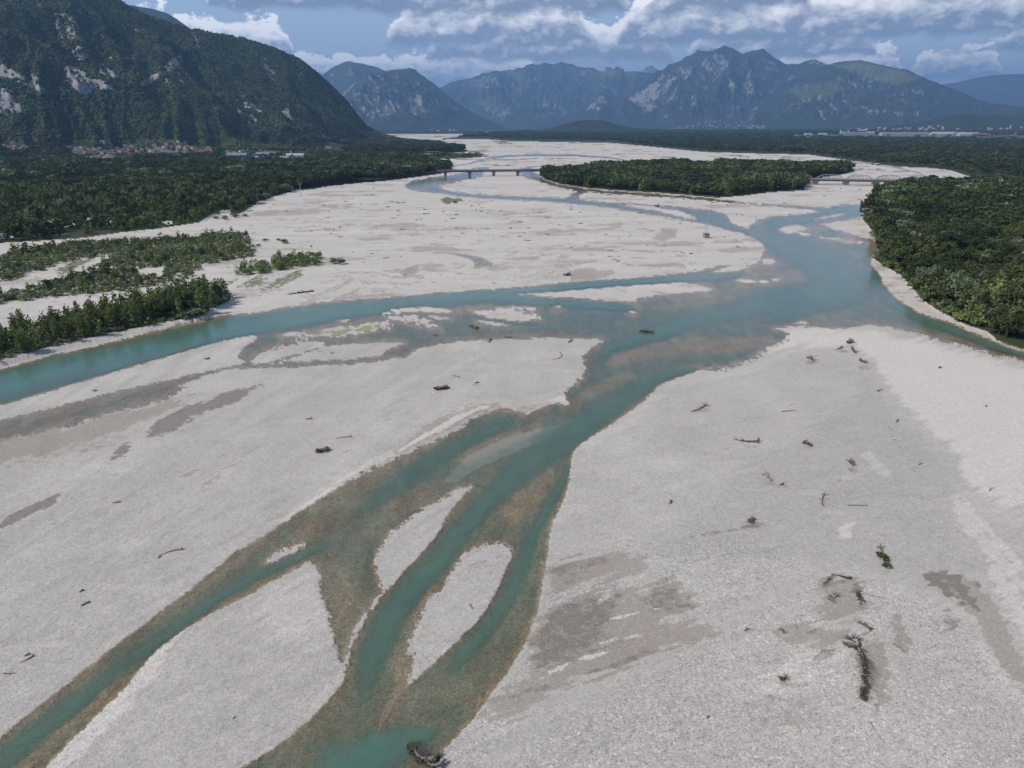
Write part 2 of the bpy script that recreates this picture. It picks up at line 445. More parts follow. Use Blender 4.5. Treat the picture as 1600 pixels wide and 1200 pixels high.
DEEP = [ # (polyline with half widths, metres of water)
 ([(-1400,1040,60),(-400,722,30),(0,601,22),(100,577,21),(200,553,19),(300,529,18),(400,507,15),(500,490,13),(600,478,12),(700,466,11),(800,458,10),(880,450,7),(950,443,6),(1050,435,6),(1130,430,6),(1165,425,6)], 2.0),
 ([(760,470,7),(800,467,8),(850,470,8),(920,476,7),(975,481,5),(1000,487,4)], 1.6),
 ([(735,489,5),(760,497,4),(800,504,4),(850,506,3)], .9),
 ([(1040,331,5),(1080,336,9),(1110,344,10),(1160,359,9),(1200,374,14),(1250,394,24),(1300,420,34),(1330,446,34),(1290,462,28),(1200,470,22),(1150,486,18),(1080,497,16),(1040,516,18),(1000,530,14),(955,545,12),(930,575,10)], 1.35),
 ([(1150,488,20),(1220,486,20),(1300,480,14)], 1.0),
 ([(1366,326,7),(1320,330,8),(1290,335,8),(1240,343,9),(1200,352,12),(1190,365,10)], 1.7), ([(1366,334,5),(1330,346,6),(1290,366,7),(1330,385,10),(1365,395,9)], .9),
 ([(1355,385,12),(1352,410,14),(1368,440,12),(1390,468,10),(1430,494,9),(1500,520,7),(1560,543,6),(1640,562,6)], 1.2),
 ([(634,291,4),(665,283,4),(700,280,4),(745,270,4)], .8), ([(665,297,4),(700,300,4),(750,305,4),(850,311,4),(940,317,4),(1040,331,5)], .9),
 ([(822,266,4),(850,283,4),(900,296,4),(890,309,5)], .9), ([(900,296,4),(960,300,3),(1060,307,2),(1200,320,2),(1300,330,3)], .7),
 ([(1095,577,5),(1040,588,10),(1000,606,14),(965,630,17),(930,652,22),(890,680,26),(850,705,28),(810,735,26),(770,775,20),(735,815,18),(690,868,20),(645,918,22),(605,970,25),(585,1020,27),(575,1060,22),(560,1120,20)], 1.05),
 ([(830,655,14),(780,662,16),(725,690,16),(675,722,20),(630,752,24),(580,790,20),(540,820,12)], .80),
 ([(892,715,4),(880,750,7),(855,790,11),(832,835,13),(818,880,17),(796,930,18),(765,975,18),(730,1015,16),(690,1060,14)], .85),
 ([(535,838,10),(500,855,10),(460,872,9),(410,892,12),(340,932,13),(260,990,14),(150,1075,20),(50,1150,26),(-60,1230,30),(-300,1400,50)], .75),
 ([(690,1140,10),(640,1155,24),(590,1175,34),(540,1210,50),(500,1300,80),(400,1500,150)], 1.8), ([(600,1165,36),(560,1190,40),(520,1230,60)], 1.4),
]
SHOAL = [ # raised gravel under shallow water (metres taken off the depth)
 ([(960,560,22),(1010,548,24),(1080,538,22),(1140,540,20),(1200,530,16)], .9), ([(880,640,10),(930,610,16),(985,585,16)], .7),
 ([(730,715,18),(780,692,18),(840,668,12)], .8), ([(800,800,26),(835,770,22),(860,740,14)], .75), ([(1280,500,24),(1320,496,22)], .5), ([(1200,440,20),(1250,434,16)], .6),
 ([(1000,478,12),(1100,470,18),(1160,455,14)], .5), ([(650,1040,10),(610,1100,9),(592,1140,4)], .9)]
BROWN = [ # thin water over browned gravel
 ([(500,880,10),(530,900,34),(545,950,30),(545,1000,18),(545,1030,8)], .62), ([(560,820,24),(590,800,22),(640,780,18),(690,762,14)], .55), ([(440,850,16),(500,812,22),(560,790,22)], .50), ([(470,800,10),(560,750,14),(640,712,8)], .6),
 ([(690,905,8),(655,960,10),(632,1020,12),(628,1070,14),(610,1110,12),(592,1145,6)], .80), ([(800,830,24),(830,790,26),(862,745,16)], .45), ([(330,870,8),(430,835,8),(300,925,8),(180,1010,8),(60,1110,10),(-60,1200,14)], .45),
 ([(10,1230,12),(80,1160,14),(150,1100,12),(215,1030,8)], .6), ([(830,960,6),(815,1020,10),(770,1080,14),(715,1140,16)], .45), ([(420,1190,16),(500,1130,16),(560,1060,8)], .25), ([(-60,700,20),(60,682,14),(150,658,10),(230,636,8)], .5)]
SILT = [(690,757),(692,745),(705,730),(725,712),(760,692),(800,676),(860,660),(905,646),(885,668),(850,690),(812,706),(780,720),(745,735),(712,757)]

# paint layers on the bars: (channel, amount, softness px, wobble px, outline)
PAINT = [
 ('sand',.9,9,9,[(853,888),(905,872),(960,862),(1000,868),(1012,888),(960,905),(900,926),(862,936),(853,915)]),
 ('sand',1.,9,10,[(842,962),(872,945),(930,925),(962,914),(1000,922),(1050,904),(1078,925),(1088,950),(1040,965),(1105,975),(1112,986),(1062,1000),(1018,1027),(960,1047),(905,1066),(850,1092),(800,1122),(765,1132),(758,1115),(788,1082),(824,1060),(826,1010)]),
 ('wet',.62,12,10,[(850,965),(900,940),(970,930),(960,960),(940,985),(975,1000),(930,1010),(880,1035),(840,1055),(826,1045),(832,1005)]),
 ('wet',.5,8,8,[(1000,925),(1050,908),(1075,935),(1085,952),(1020,962),(1000,945)]), ('wet',.5,8,6,[(860,886),(940,868),(960,880),(900,905),(866,915)]),
 ('wet',.55,9,7,[(955,1035),(1000,1015),(1030,1010),(1000,1030),(900,1064),(810,1095),(780,1092),(850,1072)]),
 ('bright',1.,4,4,[(838,1062),(862,1046),(890,1036),(882,1046),(850,1062)]), ('bright',1.,4,4,[(905,1030),(940,1020),(985,1010),(975,1020),(925,1036)]),
 ('bright',1.,4,4,[(932,1004),(965,992),(1010,988),(1000,994),(960,1002),(940,1008)]), ('bright',1.,4,3,[(955,966),(985,955),(1012,952),(995,962),(968,969)]),
 ('bright',1.,4,3,[(1010,948),(1035,950),(1024,955)]), ('bright',.9,5,4,[(1020,978),(1062,966),(1066,974),(1030,983)]), ('sand',.8,8,6,[(1000,985),(1060,976),(1110,985),(1085,1002),(1020,1022),(985,1015)]),
 ('bright',.8,4,3,[(925,945),(950,920),(958,928),(940,945),(918,950)]), ('bright',.7,3,3,[(842,965),(856,962),(862,972),(850,980)]),
 ('sand',.8,8,10,[(1275,905),(1300,896),(1350,908),(1354,940),(1330,962),(1290,966),(1270,955),(1280,930)]), ('wet',.6,6,6,[(1283,915),(1300,900),(1325,912),(1300,918)]), ('wet',.5,5,6,[(1330,905),(1350,915),(1346,950),(1336,940)]),
 ('sand',.9,9,9,[(1215,975),(1260,972),(1330,985),(1320,1000),(1300,1010),(1240,1008),(1215,995)]), ('wet',.5,7,6,[(1240,975),(1290,980),(1270,992),(1245,990)]),
 ('bright',.7,10,10,[(1180,1060),(1240,1030),(1300,1010),(1340,1000),(1320,1030),(1260,1060),(1210,1090),(1180,1090)]), ('wet',.75,5,4,[(1268,1030),(1285,1014),(1312,1010),(1300,1028),(1280,1040)]),
 ('sand',.8,8,8,[(1345,1000),(1375,995),(1385,1030),(1390,1090),(1370,1110),(1355,1060)]), ('wet',.5,5,4,[(1352,1095),(1372,1095),(1378,1128),(1366,1118)]),
 ('sand',.9,6,5,[(1440,899),(1470,893),(1505,897),(1535,920),(1560,945),(1600,1040),(1620,1090),(1580,1060),(1540,1000),(1525,965),(1480,935),(1455,918)]),
 ('wet',.75,4,4,[(1441,899),(1470,894),(1500,897),(1512,915),(1524,935),(1530,955),(1505,945),(1478,934),(1455,916)]), ('bright',.7,4,2,[(1467,901),(1480,905),(1505,930),(1520,950),(1500,940),(1480,922)]),
 ('wet',.45,4,4,[(1518,905),(1530,910),(1538,922),(1526,920)]), ('sand',.7,5,5,[(1390,975),(1402,958),(1415,975),(1425,1005),(1420,1028),(1404,1010),(1393,992)]), ('wet',.45,5,4,[(1390,990),(1404,1000),(1420,1028),(1408,1022)]),
 ('sand',.5,8,10,[(1460,955),(1490,950),(1505,975),(1485,990),(1465,980)]), ('wet',.5,8,8,[(1465,955),(1480,952),(1500,975),(1480,978)]),
 ('wet',.5,6,6,[(1212,1060),(1230,1052),(1240,1062),(1228,1072)]), ('wet',.35,8,8,[(1178,1100),(1205,1085),(1200,1110),(1186,1115)]), ('sand',.5,10,12,[(1120,1110),(1200,1080),(1290,1090),(1280,1140),(1160,1130)]),
 ('bright',.95,10,6,[(1335,545),(1362,560),(1385,598),(1420,643),(1480,697),(1502,730),(1512,758),(1560,790),(1640,800),(1800,800),(1800,640),(1600,572),(1450,535),(1360,514),(1240,516),(1180,565),(1250,540)]),
 ('bright',.7,5,4,[(1486,775),(1498,770),(1520,810),(1560,855),(1600,905),(1640,960),(1600,925),(1555,885),(1505,825),(1490,800)]), ('bright',.8,5,4,[(1500,775),(1512,778),(1525,802),(1555,830),(1590,870),(1640,925),(1640,940),(1580,880),(1540,835),(1512,805)]),
 ('bright',.8,6,6,[(1540,870),(1560,880),(1600,935),(1640,1000),(1600,990),(1560,935)]), ('bright',.6,7,7,[(1520,1010),(1535,1000),(1580,1060),(1610,1110),(1620,1140),(1575,1085)]),
 ('wet',.35,3,3,[(1552,876),(1570,893),(1600,922),(1640,965),(1636,972),(1590,925),(1562,897)]),
 ('bright',.9,4,3,[(1308,830),(1322,818),(1334,820),(1328,842),(1312,842)]), ('bright',.55,7,6,[(1345,705),(1360,702),(1385,730),(1400,755),(1380,745),(1355,722)]),
 ('wet',.4,2.5,3,[(1175,815),(1205,822),(1180,828)]), ('wet',.45,1.6,2.5,[(905,870),(960,852),(1040,845),(1100,832),(1150,825),(1175,822),(1176,826),(1140,832),(1100,838),(1040,850),(960,858)]),
 ('wet',.4,2,2,[(1320,700),(1335,680),(1344,665),(1342,675),(1328,692)]), ('wet',.4,3,3,[(1378,640),(1385,655),(1400,685),(1420,715),(1424,722),(1408,706),(1392,680)]),('wet',.35,2,2,[(1440,740),(1460,755),(1484,768),(1462,760)]),
 ('wet',.35,3,3,[(1300,553),(1308,556),(1318,572),(1308,568)]), ('sand',.5,4,4,[(1360,565),(1375,570),(1378,578),(1362,576)]), ('wet',.3,3,3,[(1336,578),(1350,577),(1345,584)]),
 ('sand',.5,3,3,[(1012,682),(1035,674),(1046,673),(1030,680)]), ('sand',.4,3,3,[(1075,660),(1095,652),(1090,660)]), ('bright',.4,9,6,[(905,690),(960,660),(1010,628),(1040,602),(1090,586),(1160,576),(1210,552),(1200,580),(1100,600),(1040,620),(980,670),(910,715)]),
 ('grey',.9,14,8,[(1100,800),(1130,760),(1230,700),(1330,620),(1355,590),(1400,640),(1470,705),(1500,745),(1480,830),(1500,950),(1400,900),(1280,880),(1150,870),(1060,880),(1000,870),(1000,850)]),
 # left bar
 ('bright',.9,10,8,[(400,838),(450,806),(512,764),(560,735),(620,705),(680,665),(720,635),(750,628),(768,636),(720,662),(680,686),(640,702),(585,727),(545,748),(475,795),(425,828)]),
 ('sand',.75,7,6,[(600,722),(625,695),(660,665),(700,645),(735,628),(770,628),(790,637),(765,646),(725,668),(690,686),(650,703)]),
 ('wet',.35,5,5,[(640,690),(680,672),(740,640),(775,635),(730,662),(690,684)]),
 ('moss',.9,4,5,[(672,686),(690,676),(716,664),(712,672),(688,685),(674,690)]), ('moss',.35,5,5,[(610,712),(640,700),(655,698),(640,708),(615,718)]),
 ('sand',.6,10,4,[(790,640),(820,646),(850,636),(880,620),(860,625),(830,635),(800,630)]), ('bright',.8,5,3,[(850,628),(866,618),(880,612),(890,632),(876,630),(860,630)]),
 ('sand',.8,10,6,[(-60,705),(0,688),(62,675),(125,660),(175,645),(225,633),(270,622),(300,628),(290,640),(240,655),(200,672),(120,700),(60,716),(0,728),(-60,745)]),
 ('wet',.8,6,6,[(225,680),(245,660),(280,640),(320,625),(350,615),(376,609),(382,616),(370,627),(330,645),(290,664),(260,678),(240,688)]), ('wet',.6,4,4,[(365,612),(395,602),(412,600),(395,608),(375,616)]),
 ('bright',.55,6,5,[(250,640),(272,628),(300,626),(290,638),(262,648)]), ('wet',.45,5,4,[(275,620),(310,612),(326,611),(322,615),(290,625)]),
 ('wet',.7,6,6,[(180,702),(190,696),(200,698),(190,712),(180,714)]), ('wet',.4,9,6,[(110,700),(170,686),(225,680),(190,700),(130,712)]), ('sand',.5,14,9,[(60,700),(200,662),(240,668),(180,710),(60,730),(0,745),(0,715)]),
 ('wet',.8,5,5,[(0,810),(15,804),(50,790),(80,778),(104,773),(95,782),(60,798),(25,815),(0,825)]), ('wet',.3,8,6,[(0,850),(60,815),(120,775),(150,755),(140,775),(90,815),(40,855),(0,875)]),
 ('grey',.7,10,6,[(0,825),(60,800),(130,765),(180,715),(165,745),(120,790),(70,830),(0,872),(-80,920),(-80,860)]), ('grey',.3,30,20,[(100,640),(420,600),(600,640),(560,700),(400,800),(250,900),(120,1000),(0,1100),(-50,900),(50,860),(180,720)]),
 ('bright',.9,7,6,[(60,1200),(100,1150),(150,1110),(200,1065),(240,1020),(260,1000),(290,985),(262,1020),(230,1075),(180,1130),(130,1180),(90,1210)]), ('sand',.6,6,5,[(222,1045),(245,1016),(285,990),(300,980),(275,1010),(245,1035)]),
 ('wet',.35,5,4,[(225,1060),(250,1035),(262,1030),(240,1060),(215,1085)]), ('wet',.45,5,5,[(345,1182),(358,1176),(360,1184),(348,1188)]), ('bright',.5,20,14,[(400,930),(470,895),(500,905),(510,960),(500,1030),(440,1010),(400,970)]),
 ('wet',.3,14,18,[(500,985),(520,980),(528,1010),(540,1045),(520,1060),(500,1050)]), ('bright',.35,8,6,[(375,1200),(430,1165),(490,1115),(530,1070),(525,1060),(470,1120),(410,1165),(360,1195)]),
 ('moss',.8,4,4,[(490,520),(530,513),(580,512),(600,505),(585,513),(545,521),(495,526)]), ('moss',.7,4,4,[(552,512),(600,504),(606,508),(580,515)]), ('moss',.6,4,4,[(440,536),(450,534),(452,538)]), ('moss',.6,4,3,[(508,531),(540,528),(530,532)]),
 ('wet',.7,5,5,[(488,554),(500,549),(520,550),(500,556)]), ('wet',.4,5,5,[(430,566),(480,558),(560,558),(500,563)]),
 ('sand',.7,3,3,[(955,452),(985,448),(1010,450),(990,455),(965,455)]), ('bright',.3,6,4,[(0,640),(200,578),(350,535),(400,526),(380,545),(300,570),(100,620),(0,652)]),
 # mid river bar
 ('sand',.95,4,4,[(895,428),(900,420),(930,421),(960,426),(945,434),(910,438),(895,437)]), ('sand',.85,4,3,[(1022,372),(1035,358),(1062,357),(1055,370),(1035,376)]), ('sand',.6,3,3,[(950,352),(962,346),(968,352),(960,357)]),
 ('sand',.5,14,12,[(800,440),(830,410),(880,385),(905,400),(895,430),(870,442)]), ('sand',.8,4,4,[(622,425),(640,415),(652,416),(648,424),(632,436)]), ('wet',.4,3,3,[(625,430),(640,418),(648,424),(634,434)]),
 ('sand',.8,5,5,[(470,475),(500,468),(540,458),(570,445),(560,455),(530,470),(490,482),(470,482)]), ('sand',.6,6,5,[(500,460),(545,436),(558,436),(530,455)]), ('sand',.6,4,3,[(660,414),(675,410),(700,414),(745,416),(720,420),(665,419)]),
 ('sand',.6,8,6,[(455,345),(480,332),(502,335),(490,350),(460,350)]), ('sand',.6,4,4,[(405,352),(420,345),(415,355),(408,358)]), ('wet',.4,3,3,[(690,392),(715,387),(735,397),(710,397)]), ('sand',.6,4,3,[(660,386),(700,396),(740,400),(690,396)]),
 ('sand',.5,4,3,[(618,364),(655,362),(650,367),(622,368)]), ('sand',.5,3,3,[(558,352),(580,350),(575,353)]), ('sand',.6,4,4,[(790,385),(810,382),(806,394),(788,392)]), ('sand',.5,3,3,[(880,345),(895,350),(898,358),(884,356)]),
 ('sand',.5,3,3,[(915,364),(938,358),(935,366)]), ('sand',.4,4,4,[(985,345),(1010,347),(1008,350)]), ('sand',.5,2,2,[(1070,378),(1095,371),(1084,380)]), ('grey',.5,8,5,[(410,335),(470,332),(500,336),(450,342),(410,350),(350,360),(300,358)]),
 ('grey',.6,4,3,[(1138,402),(1150,401),(1148,412),(1140,408)]), ('sand',.5,9,5,[(1210,314),(1290,316),(1340,314),(1330,319),(1250,319)]), ('sand',.4,4,3,[(1262,310),(1285,318),(1272,318)]),
 ('bright',.5,5,4,[(350,498),(400,492),(500,478),(600,470),(700,462),(800,454),(900,443),(1000,438),(1090,428),(1090,420),(1000,428),(900,432),(800,446),(700,452),(600,460),(480,470),(380,485),(340,494)]),
 ('grass',1.,1.5,2,[(688,312),(698,308),(716,310),(732,313),(722,317),(708,316),(700,319),(692,316)]), ('grass',.62,7,8,[(358,442),(400,432),(470,426),(484,433),(450,442),(400,455),(362,456)]), ('grass',.7,5,5,[(60,428),(110,410),(150,404),(140,412),(90,425)]),
 ('grass',.5,9,6,[(700,232),(750,232),(775,235),(740,239),(700,238)]),
]
# woods (ground outlines)
WOOD_LEFT = [(-900,470),(-300,425),(0,380),(60,377),(130,372),(185,364),(250,357),(310,348),(335,333),(350,338),(375,334),(402,318),(425,308),(450,301),(480,296),(520,290),(560,286),(600,283),
 (640,278),(690,271),(706,266),(706,258),(690,256),(640,252),(600,251),(560,252),(520,252),(460,255),(400,256),(340,254),(290,254),(230,251),(190,257),(140,258),(100,248),(60,246),(0,246),(-300,247),(-900,250)]
WOOD_LEFT2 = [(560,246),(600,241),(640,241),(690,240),(730,237),(722,232),(690,230),(640,229),(600,231),(560,232),(530,238)]
WOOD_BAR = [(640,246),(690,248),(740,246),(762,244),(740,241),(700,242),(650,243)]
WOOD_ISLE = [(846,281),(870,288),(900,292.5),(950,297),(1000,300),(1050,303),(1090,307),(1120,309),(1160,306),(1190,302),(1225,299),(1256,298),(1259,289),(1256,282),(1290,276),(1318,272),(1334,268),
 (1330,262),(1290,260),(1250,262),(1200,258),(1150,256),(1100,256),(1000,258),(940,262),(900,268),(848,272)]
WOOD_RIGHT = [(1348,338),(1350,345),(1360,356),(1368,371),(1376,380),(1378,390),(1366,404),(1385,418),(1408,430),(1425,448),(1440,468),(1463,484),(1493,500),(1508,508),(1545,520),(1560,535),(1575,542),(1600,550),
 (1700,572),(1900,628),(2600,790),(3400,960),(3400,300),(2600,292),(1700,290),(1600,290),(1500,291),(1420,293),(1390,298),(1365,310)]
WOOD_FAR = [(690,217.5),(752,216.5),(800,220),(860,221),(920,222),(960,223),(1000,227),(1050,232),(1100,237),(1200,240),(1262,241),(1320,249),(1375,259),(1450,262),(1487,266),(1512,275),(1575,278),
 (1700,284),(2300,290),(3400,296),(3400,206),(1700,205),(1300,203.5),(1100,203),(1000,203),(880,204.5),(800,208),(760,210.5),(720,214)]
FIELD_FAR = [(1235,216.5),(1290,215.5),(1400,216.5),(1500,217.5),(1600,218.5),(1800,220),(2600,224),(2600,218),(1800,214.5),(1600,213.8),(1500,213),(1400,212.2),(1300,211.5),(1240,213)]
FIELD_SMALL = [[(1578,298),(1600,296),(1640,299),(1600,302)], [(1070,257.5),(1115,257),(1120,259.5),(1078,260)], [(1330,213),(1360,211),(1355,214)]]
BRUSH = [ # young willows and poplars on the left bars
 [(0,400),(20,395),(95,380),(180,377),(300,372),(340,364),(385,364),(398,385),(400,402),(352,412),(312,418),(302,432),(290,442),(200,457),(100,466),(62,470),(48,472),(0,478),(-200,505),(-700,560),(-700,480),(-200,430)]]
LANES = [[(182,397),(150,420),(62,450),(0,462),(-200,490),(-200,470),(0,442),(70,424),(122,408)], [(215,424),(248,418),(262,426),(230,432)], [(60,434),(48,444),(20,450),(0,450),(0,446),(30,438)]]
STRIP = [(-500,640),(-60,585),(0,570),(50,556),(100,543),(150,532),(200,521),(250,511),(290,503),(318,498),(330,488),(362,474),(360,462),(330,458),(270,462),(200,475),(130,492),(50,510),(0,525),(-200,560),(-500,620)]
CLUMP = [(366,430),(380,418),(412,412),(460,400),(500,402),(512,412),(500,416),(470,420),(430,426),(395,432)]
WOOD_GAPS = [[(30,352),(70,345),(120,343),(175,340),(172,350),(120,350),(85,358),(40,362)], [(0,366),(22,364),(20,372),(0,374)], [(345,330),(360,328),(358,338),(346,338)], [(180,336),(235,334),(235,337),(185,339)],
 [(400,317),(415,314),(408,322)], [(455,298),(470,297),(462,301)], [(250,345),(275,348),(262,352)]]

# ------------------------------------------------------------------ the plain as one sheet
v_in = np.concatenate([HORIZON + np.array([3.4-.2,3.6,4.2,4.8,5.7,6.6,7.5,8.4,9.3,10.2]), HORIZON + np.arange(11.2, 60, 1.1), np.arange(HORIZON+60.5, 420, 1.45), np.arange(420, 1215, 1.8)])
v_out = np.array([1220,1235,1260,1300,1360,1440,1550,1700,1950,2300,2800,3400.])
y_in = np.array([ground_at(800, v)[1] for v in np.concatenate([v_in, v_out])])
y_all = np.concatenate([[48000.], y_in, [-30.,-150.,-600.,-3000.,-12000.]])
vrow = np.concatenate([[HORIZON+.5], v_in, v_out, np.full(5, 9999.)])
order = np.argsort(-y_all); y_all = y_all[order]; vrow = vrow[order]
depth_row = y_all*CP + CAM_H*SP
depth_row = np.maximum(depth_row, 60.)
u_in = np.arange(-40, 1641, 2.15)
u_l = -40 - np.array([6,14,26,44,70,110,170,260,400,620,950,1500,2600,5000,12000])[::-1]
u_r = 1640 + np.array([6,14,26,44,70,110,170,260,400,620,950,1500,2600,5000,12000])
u_all = np.concatenate([u_l, u_in, u_r]).astype(float)
NR, NC = len(y_all), len(u_all)
UU = np.broadcast_to(u_all, (NR, NC)).copy()
YY = np.repeat(y_all[:, None], NC, 1)
XX = (UU - 800)/F * depth_row[:, None]
lim = 46000. + np.arange(NC)[None, :]*2.0
XX = np.where(XX > lim, lim, XX); XX = np.where(XX < -(47000. - np.arange(NC)[None, :]*2.0), -(47000. - np.arange(NC)[None, :]*2.0), XX)
VV = np.repeat(vrow[:, None], NC, 1)
# locally isotropic survey coordinates
ysafe = np.maximum(YY, 40.)
QX = F*XX/ysafe; QY = F*np.log(ysafe)

U = UU.ravel(); V = VV.ravel(); qx = QX.ravel(); qy = QY.ravel(); X = XX.ravel(); Y = YY.ravel()
print('ground verts', U.size)
wob = fbm(qx/9, qy/9, 4, 1)
wob2 = fbm(qx/34, qy/34, 3, 5)
fine = fbm(qx/2.6, qy/2.6, 2, 11)
def streaks(ang, a, b, seed):
    c_, s_ = math.cos(ang), math.sin(ang)
    return fbm((U*c_ + V*s_)/a, (-U*s_ + V*c_)/b, 4, seed)
strkL = streaks(-.50, 60, 7, 61); strkR = streaks(-.30, 55, 6, 63)
s = poly_sdf(WATER, U, V, 60)
for k, poly in ISLANDS.items():
    sp = poly_sdf(poly, U, V, 60)
    if k == 'RG': sp = sp + 5*fine - 1.5
    s = np.minimum(s, -sp)
far_f = sstep(V, 235, 480)
s = s + (0.35 + 1.3*far_f)*wob + .5*far_f*fine
RAG = [[(400,885,8),(440,855,12),(478,846,10)], [(478,874,12),(500,900,14),(512,950,16),(520,1000,18),(540,1045,16)], [(740,758,8),(700,775,10),(650,800,12),(605,840,12),(588,880,10),(600,925,12)], [(604,925,14),(575,965,14),(545,1030,14)],
 [(733,858,10),(765,848,10),(800,856,8)], [(733,860,8),(700,905,10),(668,940,10),(642,1000,10),(640,1060,9)], [(905,540,8),(920,565,12),(890,615,12)], [(1085,580,6),(1150,573,9),(1210,545,12),(1235,525,9)], [(545,750,8),(610,720,9),(690,685,8),(760,645,6)], [(0,690,8),(120,662,8),(270,612,9)], [(1450,528,5),(1540,550,8),(1600,563,8)],
 [(600,490,5),(680,500,8),(600,515,9),(480,525,8),(430,550,10)], [(800,480,6),(845,495,6)]]
rag = np.zeros(U.size)
for r__ in RAG: rag = np.maximum(rag, gstroke(r__, U, V, False))
s = s + rag*(5.5*fine + 4.5*wob)*(.45 + .55*far_f)
for st in FARWATER:
    s = np.maximum(s, (stroke(st, U, V) - 0.42)*6 + wob*1.2*(stroke(st, U, V) > 0))
# puddle left of centre on the mid bar
PUDDLE = [(672,394),(700,393),(730,397),(752,401),(771,411),(769,417),(745,420),(738,419),(742,411),(730,404),(700,397),(676,397)]
s = np.maximum(s, np.where(poly_sdf(PUDDLE, U, V, 30) > -4, poly_sdf(PUDDLE, U, V, 30), -60))
inw = s > 0
near_w = sstep(V, 690, 760)*(U > 0) + sstep(V, 560, 640)*(U > 640)*sstep(V, 760, 690)
depth = 0.03 + (0.20 + .09*near_w + .17*sstep(V, 420, 450)*sstep(V, 660, 610)*(U > 380))*sstep(s, 0, 14 - near_w*(6 + 7*wob2)) + 0.05*wob2 + .07*np.clip(fbm(qx/28, qy/9, 4, 91), -.6, 1)*sstep(s, 2, 10)
for pts, dm in DEEP:
    k = gstroke(pts, U, V)
    k = k*(1 + .45*wob2*(1-k) + .30*np.where(U < 760, strkL, strkR))
    depth = np.maximum(depth, dm*.95*k*sstep(s, 0.0, 4) + 0.03)
for pts, dm in SHOAL:
    k = sstep(np.clip(stroke(pts, U, V) + .12*wob*(stroke(pts, U, V) > 0), 0, 1), 0, .8)
    depth = depth*(1 - .72*np.clip(dm, 0, .95)*k)
for pts, dm in BROWN:
    k = gstroke(pts, U, V); k = np.clip(k*(1 + .5*wob), 0, 1)
    depth = depth*(1 - dm*k)
depth = np.maximum(depth, 0.02)
far_shallow = sstep(V, 300, 262)
depth = depth*(1 - .35*far_shallow)
# land relief
land_h = 0.04 + 0.45*sstep(-s, 0, 30) + 0.22*fbm(qx/60, qy/60, 4, 21)*sstep(-s, 2, 25)
streak = fbm((X*0.8 - Y*0.6)/38, (X*0.6 + Y*0.8)/9, 4, 31)
land_h = land_h + 0.10*streak*sstep(-s, 2, 20)
paint = {k: np.zeros(U.size) for k in ('sand', 'wet', 'bright', 'moss', 'grass', 'grey')}
for ch, amt, soft, wobble, poly in PAINT:
    sd = poly_sdf(poly, U, V, soft + wobble*2.5 + 4) + wobble*(0.5*wob + .5*fine + 2.4*np.where(U < 760, strkL, strkR))
    paint[ch] = np.maximum(paint[ch], amt*sstep(sd, -soft*.8, soft*.9))
# faint natural mottling on every bar, drawn out along the current
mid = sstep(V, 560, 440)*sstep(V, 255, 275)
st2 = fbm(qx/60 + .9*wob2, qy/36 + .5*wob2, 4, 41)
st3 = fbm(qx/24 + .8*wob2, qy/13 + .8*wob, 4, 47); st4 = fbm(qx/11, qy/5, 3, 49)
paint['sand'] = np.maximum(paint['sand'], sstep(st2, .05, .5)*(.12 + .62*mid))
paint['sand'] = np.maximum(paint['sand'], sstep(st3, .22, .5)*.7*mid)
paint['wet'] = np.maximum(paint['wet'], sstep(st4 + .5*st2, .50, .8)*.5*mid*(V < 470))
paint['bright'] = np.maximum(paint['bright'], sstep(fbm(qx/90, qy/30, 4, 43), .1, .6)*.35)
paint['bright'] = np.maximum(paint['bright'], sstep(-s, 9, 0)*.35*(.5+.5*wob2))
paint['grey'] = np.maximum(paint['grey'], sstep(fbm(qx/120, qy/40, 4, 45), -.1, .5)*.55)
paint['grey'] = np.maximum(paint['grey'], .45*sstep(V, 700, 900)*(U < 900))
farbar = sstep(V, 275, 262)*(V < 300)
paint['grass'] = np.maximum(paint['grass'], farbar*sstep(fbm(qx/30, qy/14, 4, 51), .22, .34)*.75)
for (u_, v_, a_, b_, m_) in [(1268,567,14,4,.8),(1095,642,18,4,.6),(1172,697,22,4,.5),(1205,755,16,5,.8),(1332,733,10,6,.7),(1180,821,20,6,.9),(690,613,18,4,.5),(506,709,16,4,.4),(1352,574,16,5,.8),(1318,549,14,4,.8),(1388,890,10,8,.7),(272,866,22,3,.4),
                           (1230,1067,18,7,.9),(1290,779,9,7,.5),(1223,760,16,3,.7),(1262,699,9,3,.6),(1330,541,12,3,.7),(745,601,10,3,.6),(1170,989,10,4,.5),(1405,665,9,3,.4),(1356,989,16,5,.6),(1350,796,22,3,.5)]:
    dd_ = ((U-u_)/a_)**2 + ((V-v_)/b_)**2
    paint['sand'] = np.maximum(paint['sand'], m_*np.exp(-dd_)*(1 + .6*wob)); paint['wet'] = np.maximum(paint['wet'], .55*m_*np.exp(-2.2*((U-u_+3)/a_)**2 - 2.2*((V-v_-1)/b_)**2))
coarse = sstep(poly_sdf([(760,1200),(850,1085),(1110,985),(1280,880),(1180,830),(1000,850),(860,900),(830,1010),(780,1080),(690,1180),(640,1400),(900,1500),(2200,1500),(2200,1100),(1600,1060),(1540,1000),(1440,920),(1300,880)], U, V, 60), -20, 25)
coarse = np.maximum(coarse, .30*sstep(V, 560, 900))
paint['sand'] = np.maximum(paint['sand'], .55*sstep(np.where(U < 700, strkL, strkR), .30, .62)*sstep(V, 520, 640)*sstep(V, 1400, 1200))
paint['grey'] = np.maximum(paint['grey'], .5*sstep(-np.where(U < 700, strkL, strkR), .1, .6)*sstep(V, 520, 640))
paint['bright'] = np.maximum(paint['bright'], .62*sstep(V, 560, 470))  # vignetting put into the colour: gravel farther off painted brighter than the near bars
woods = np.full(U.size, -60.)
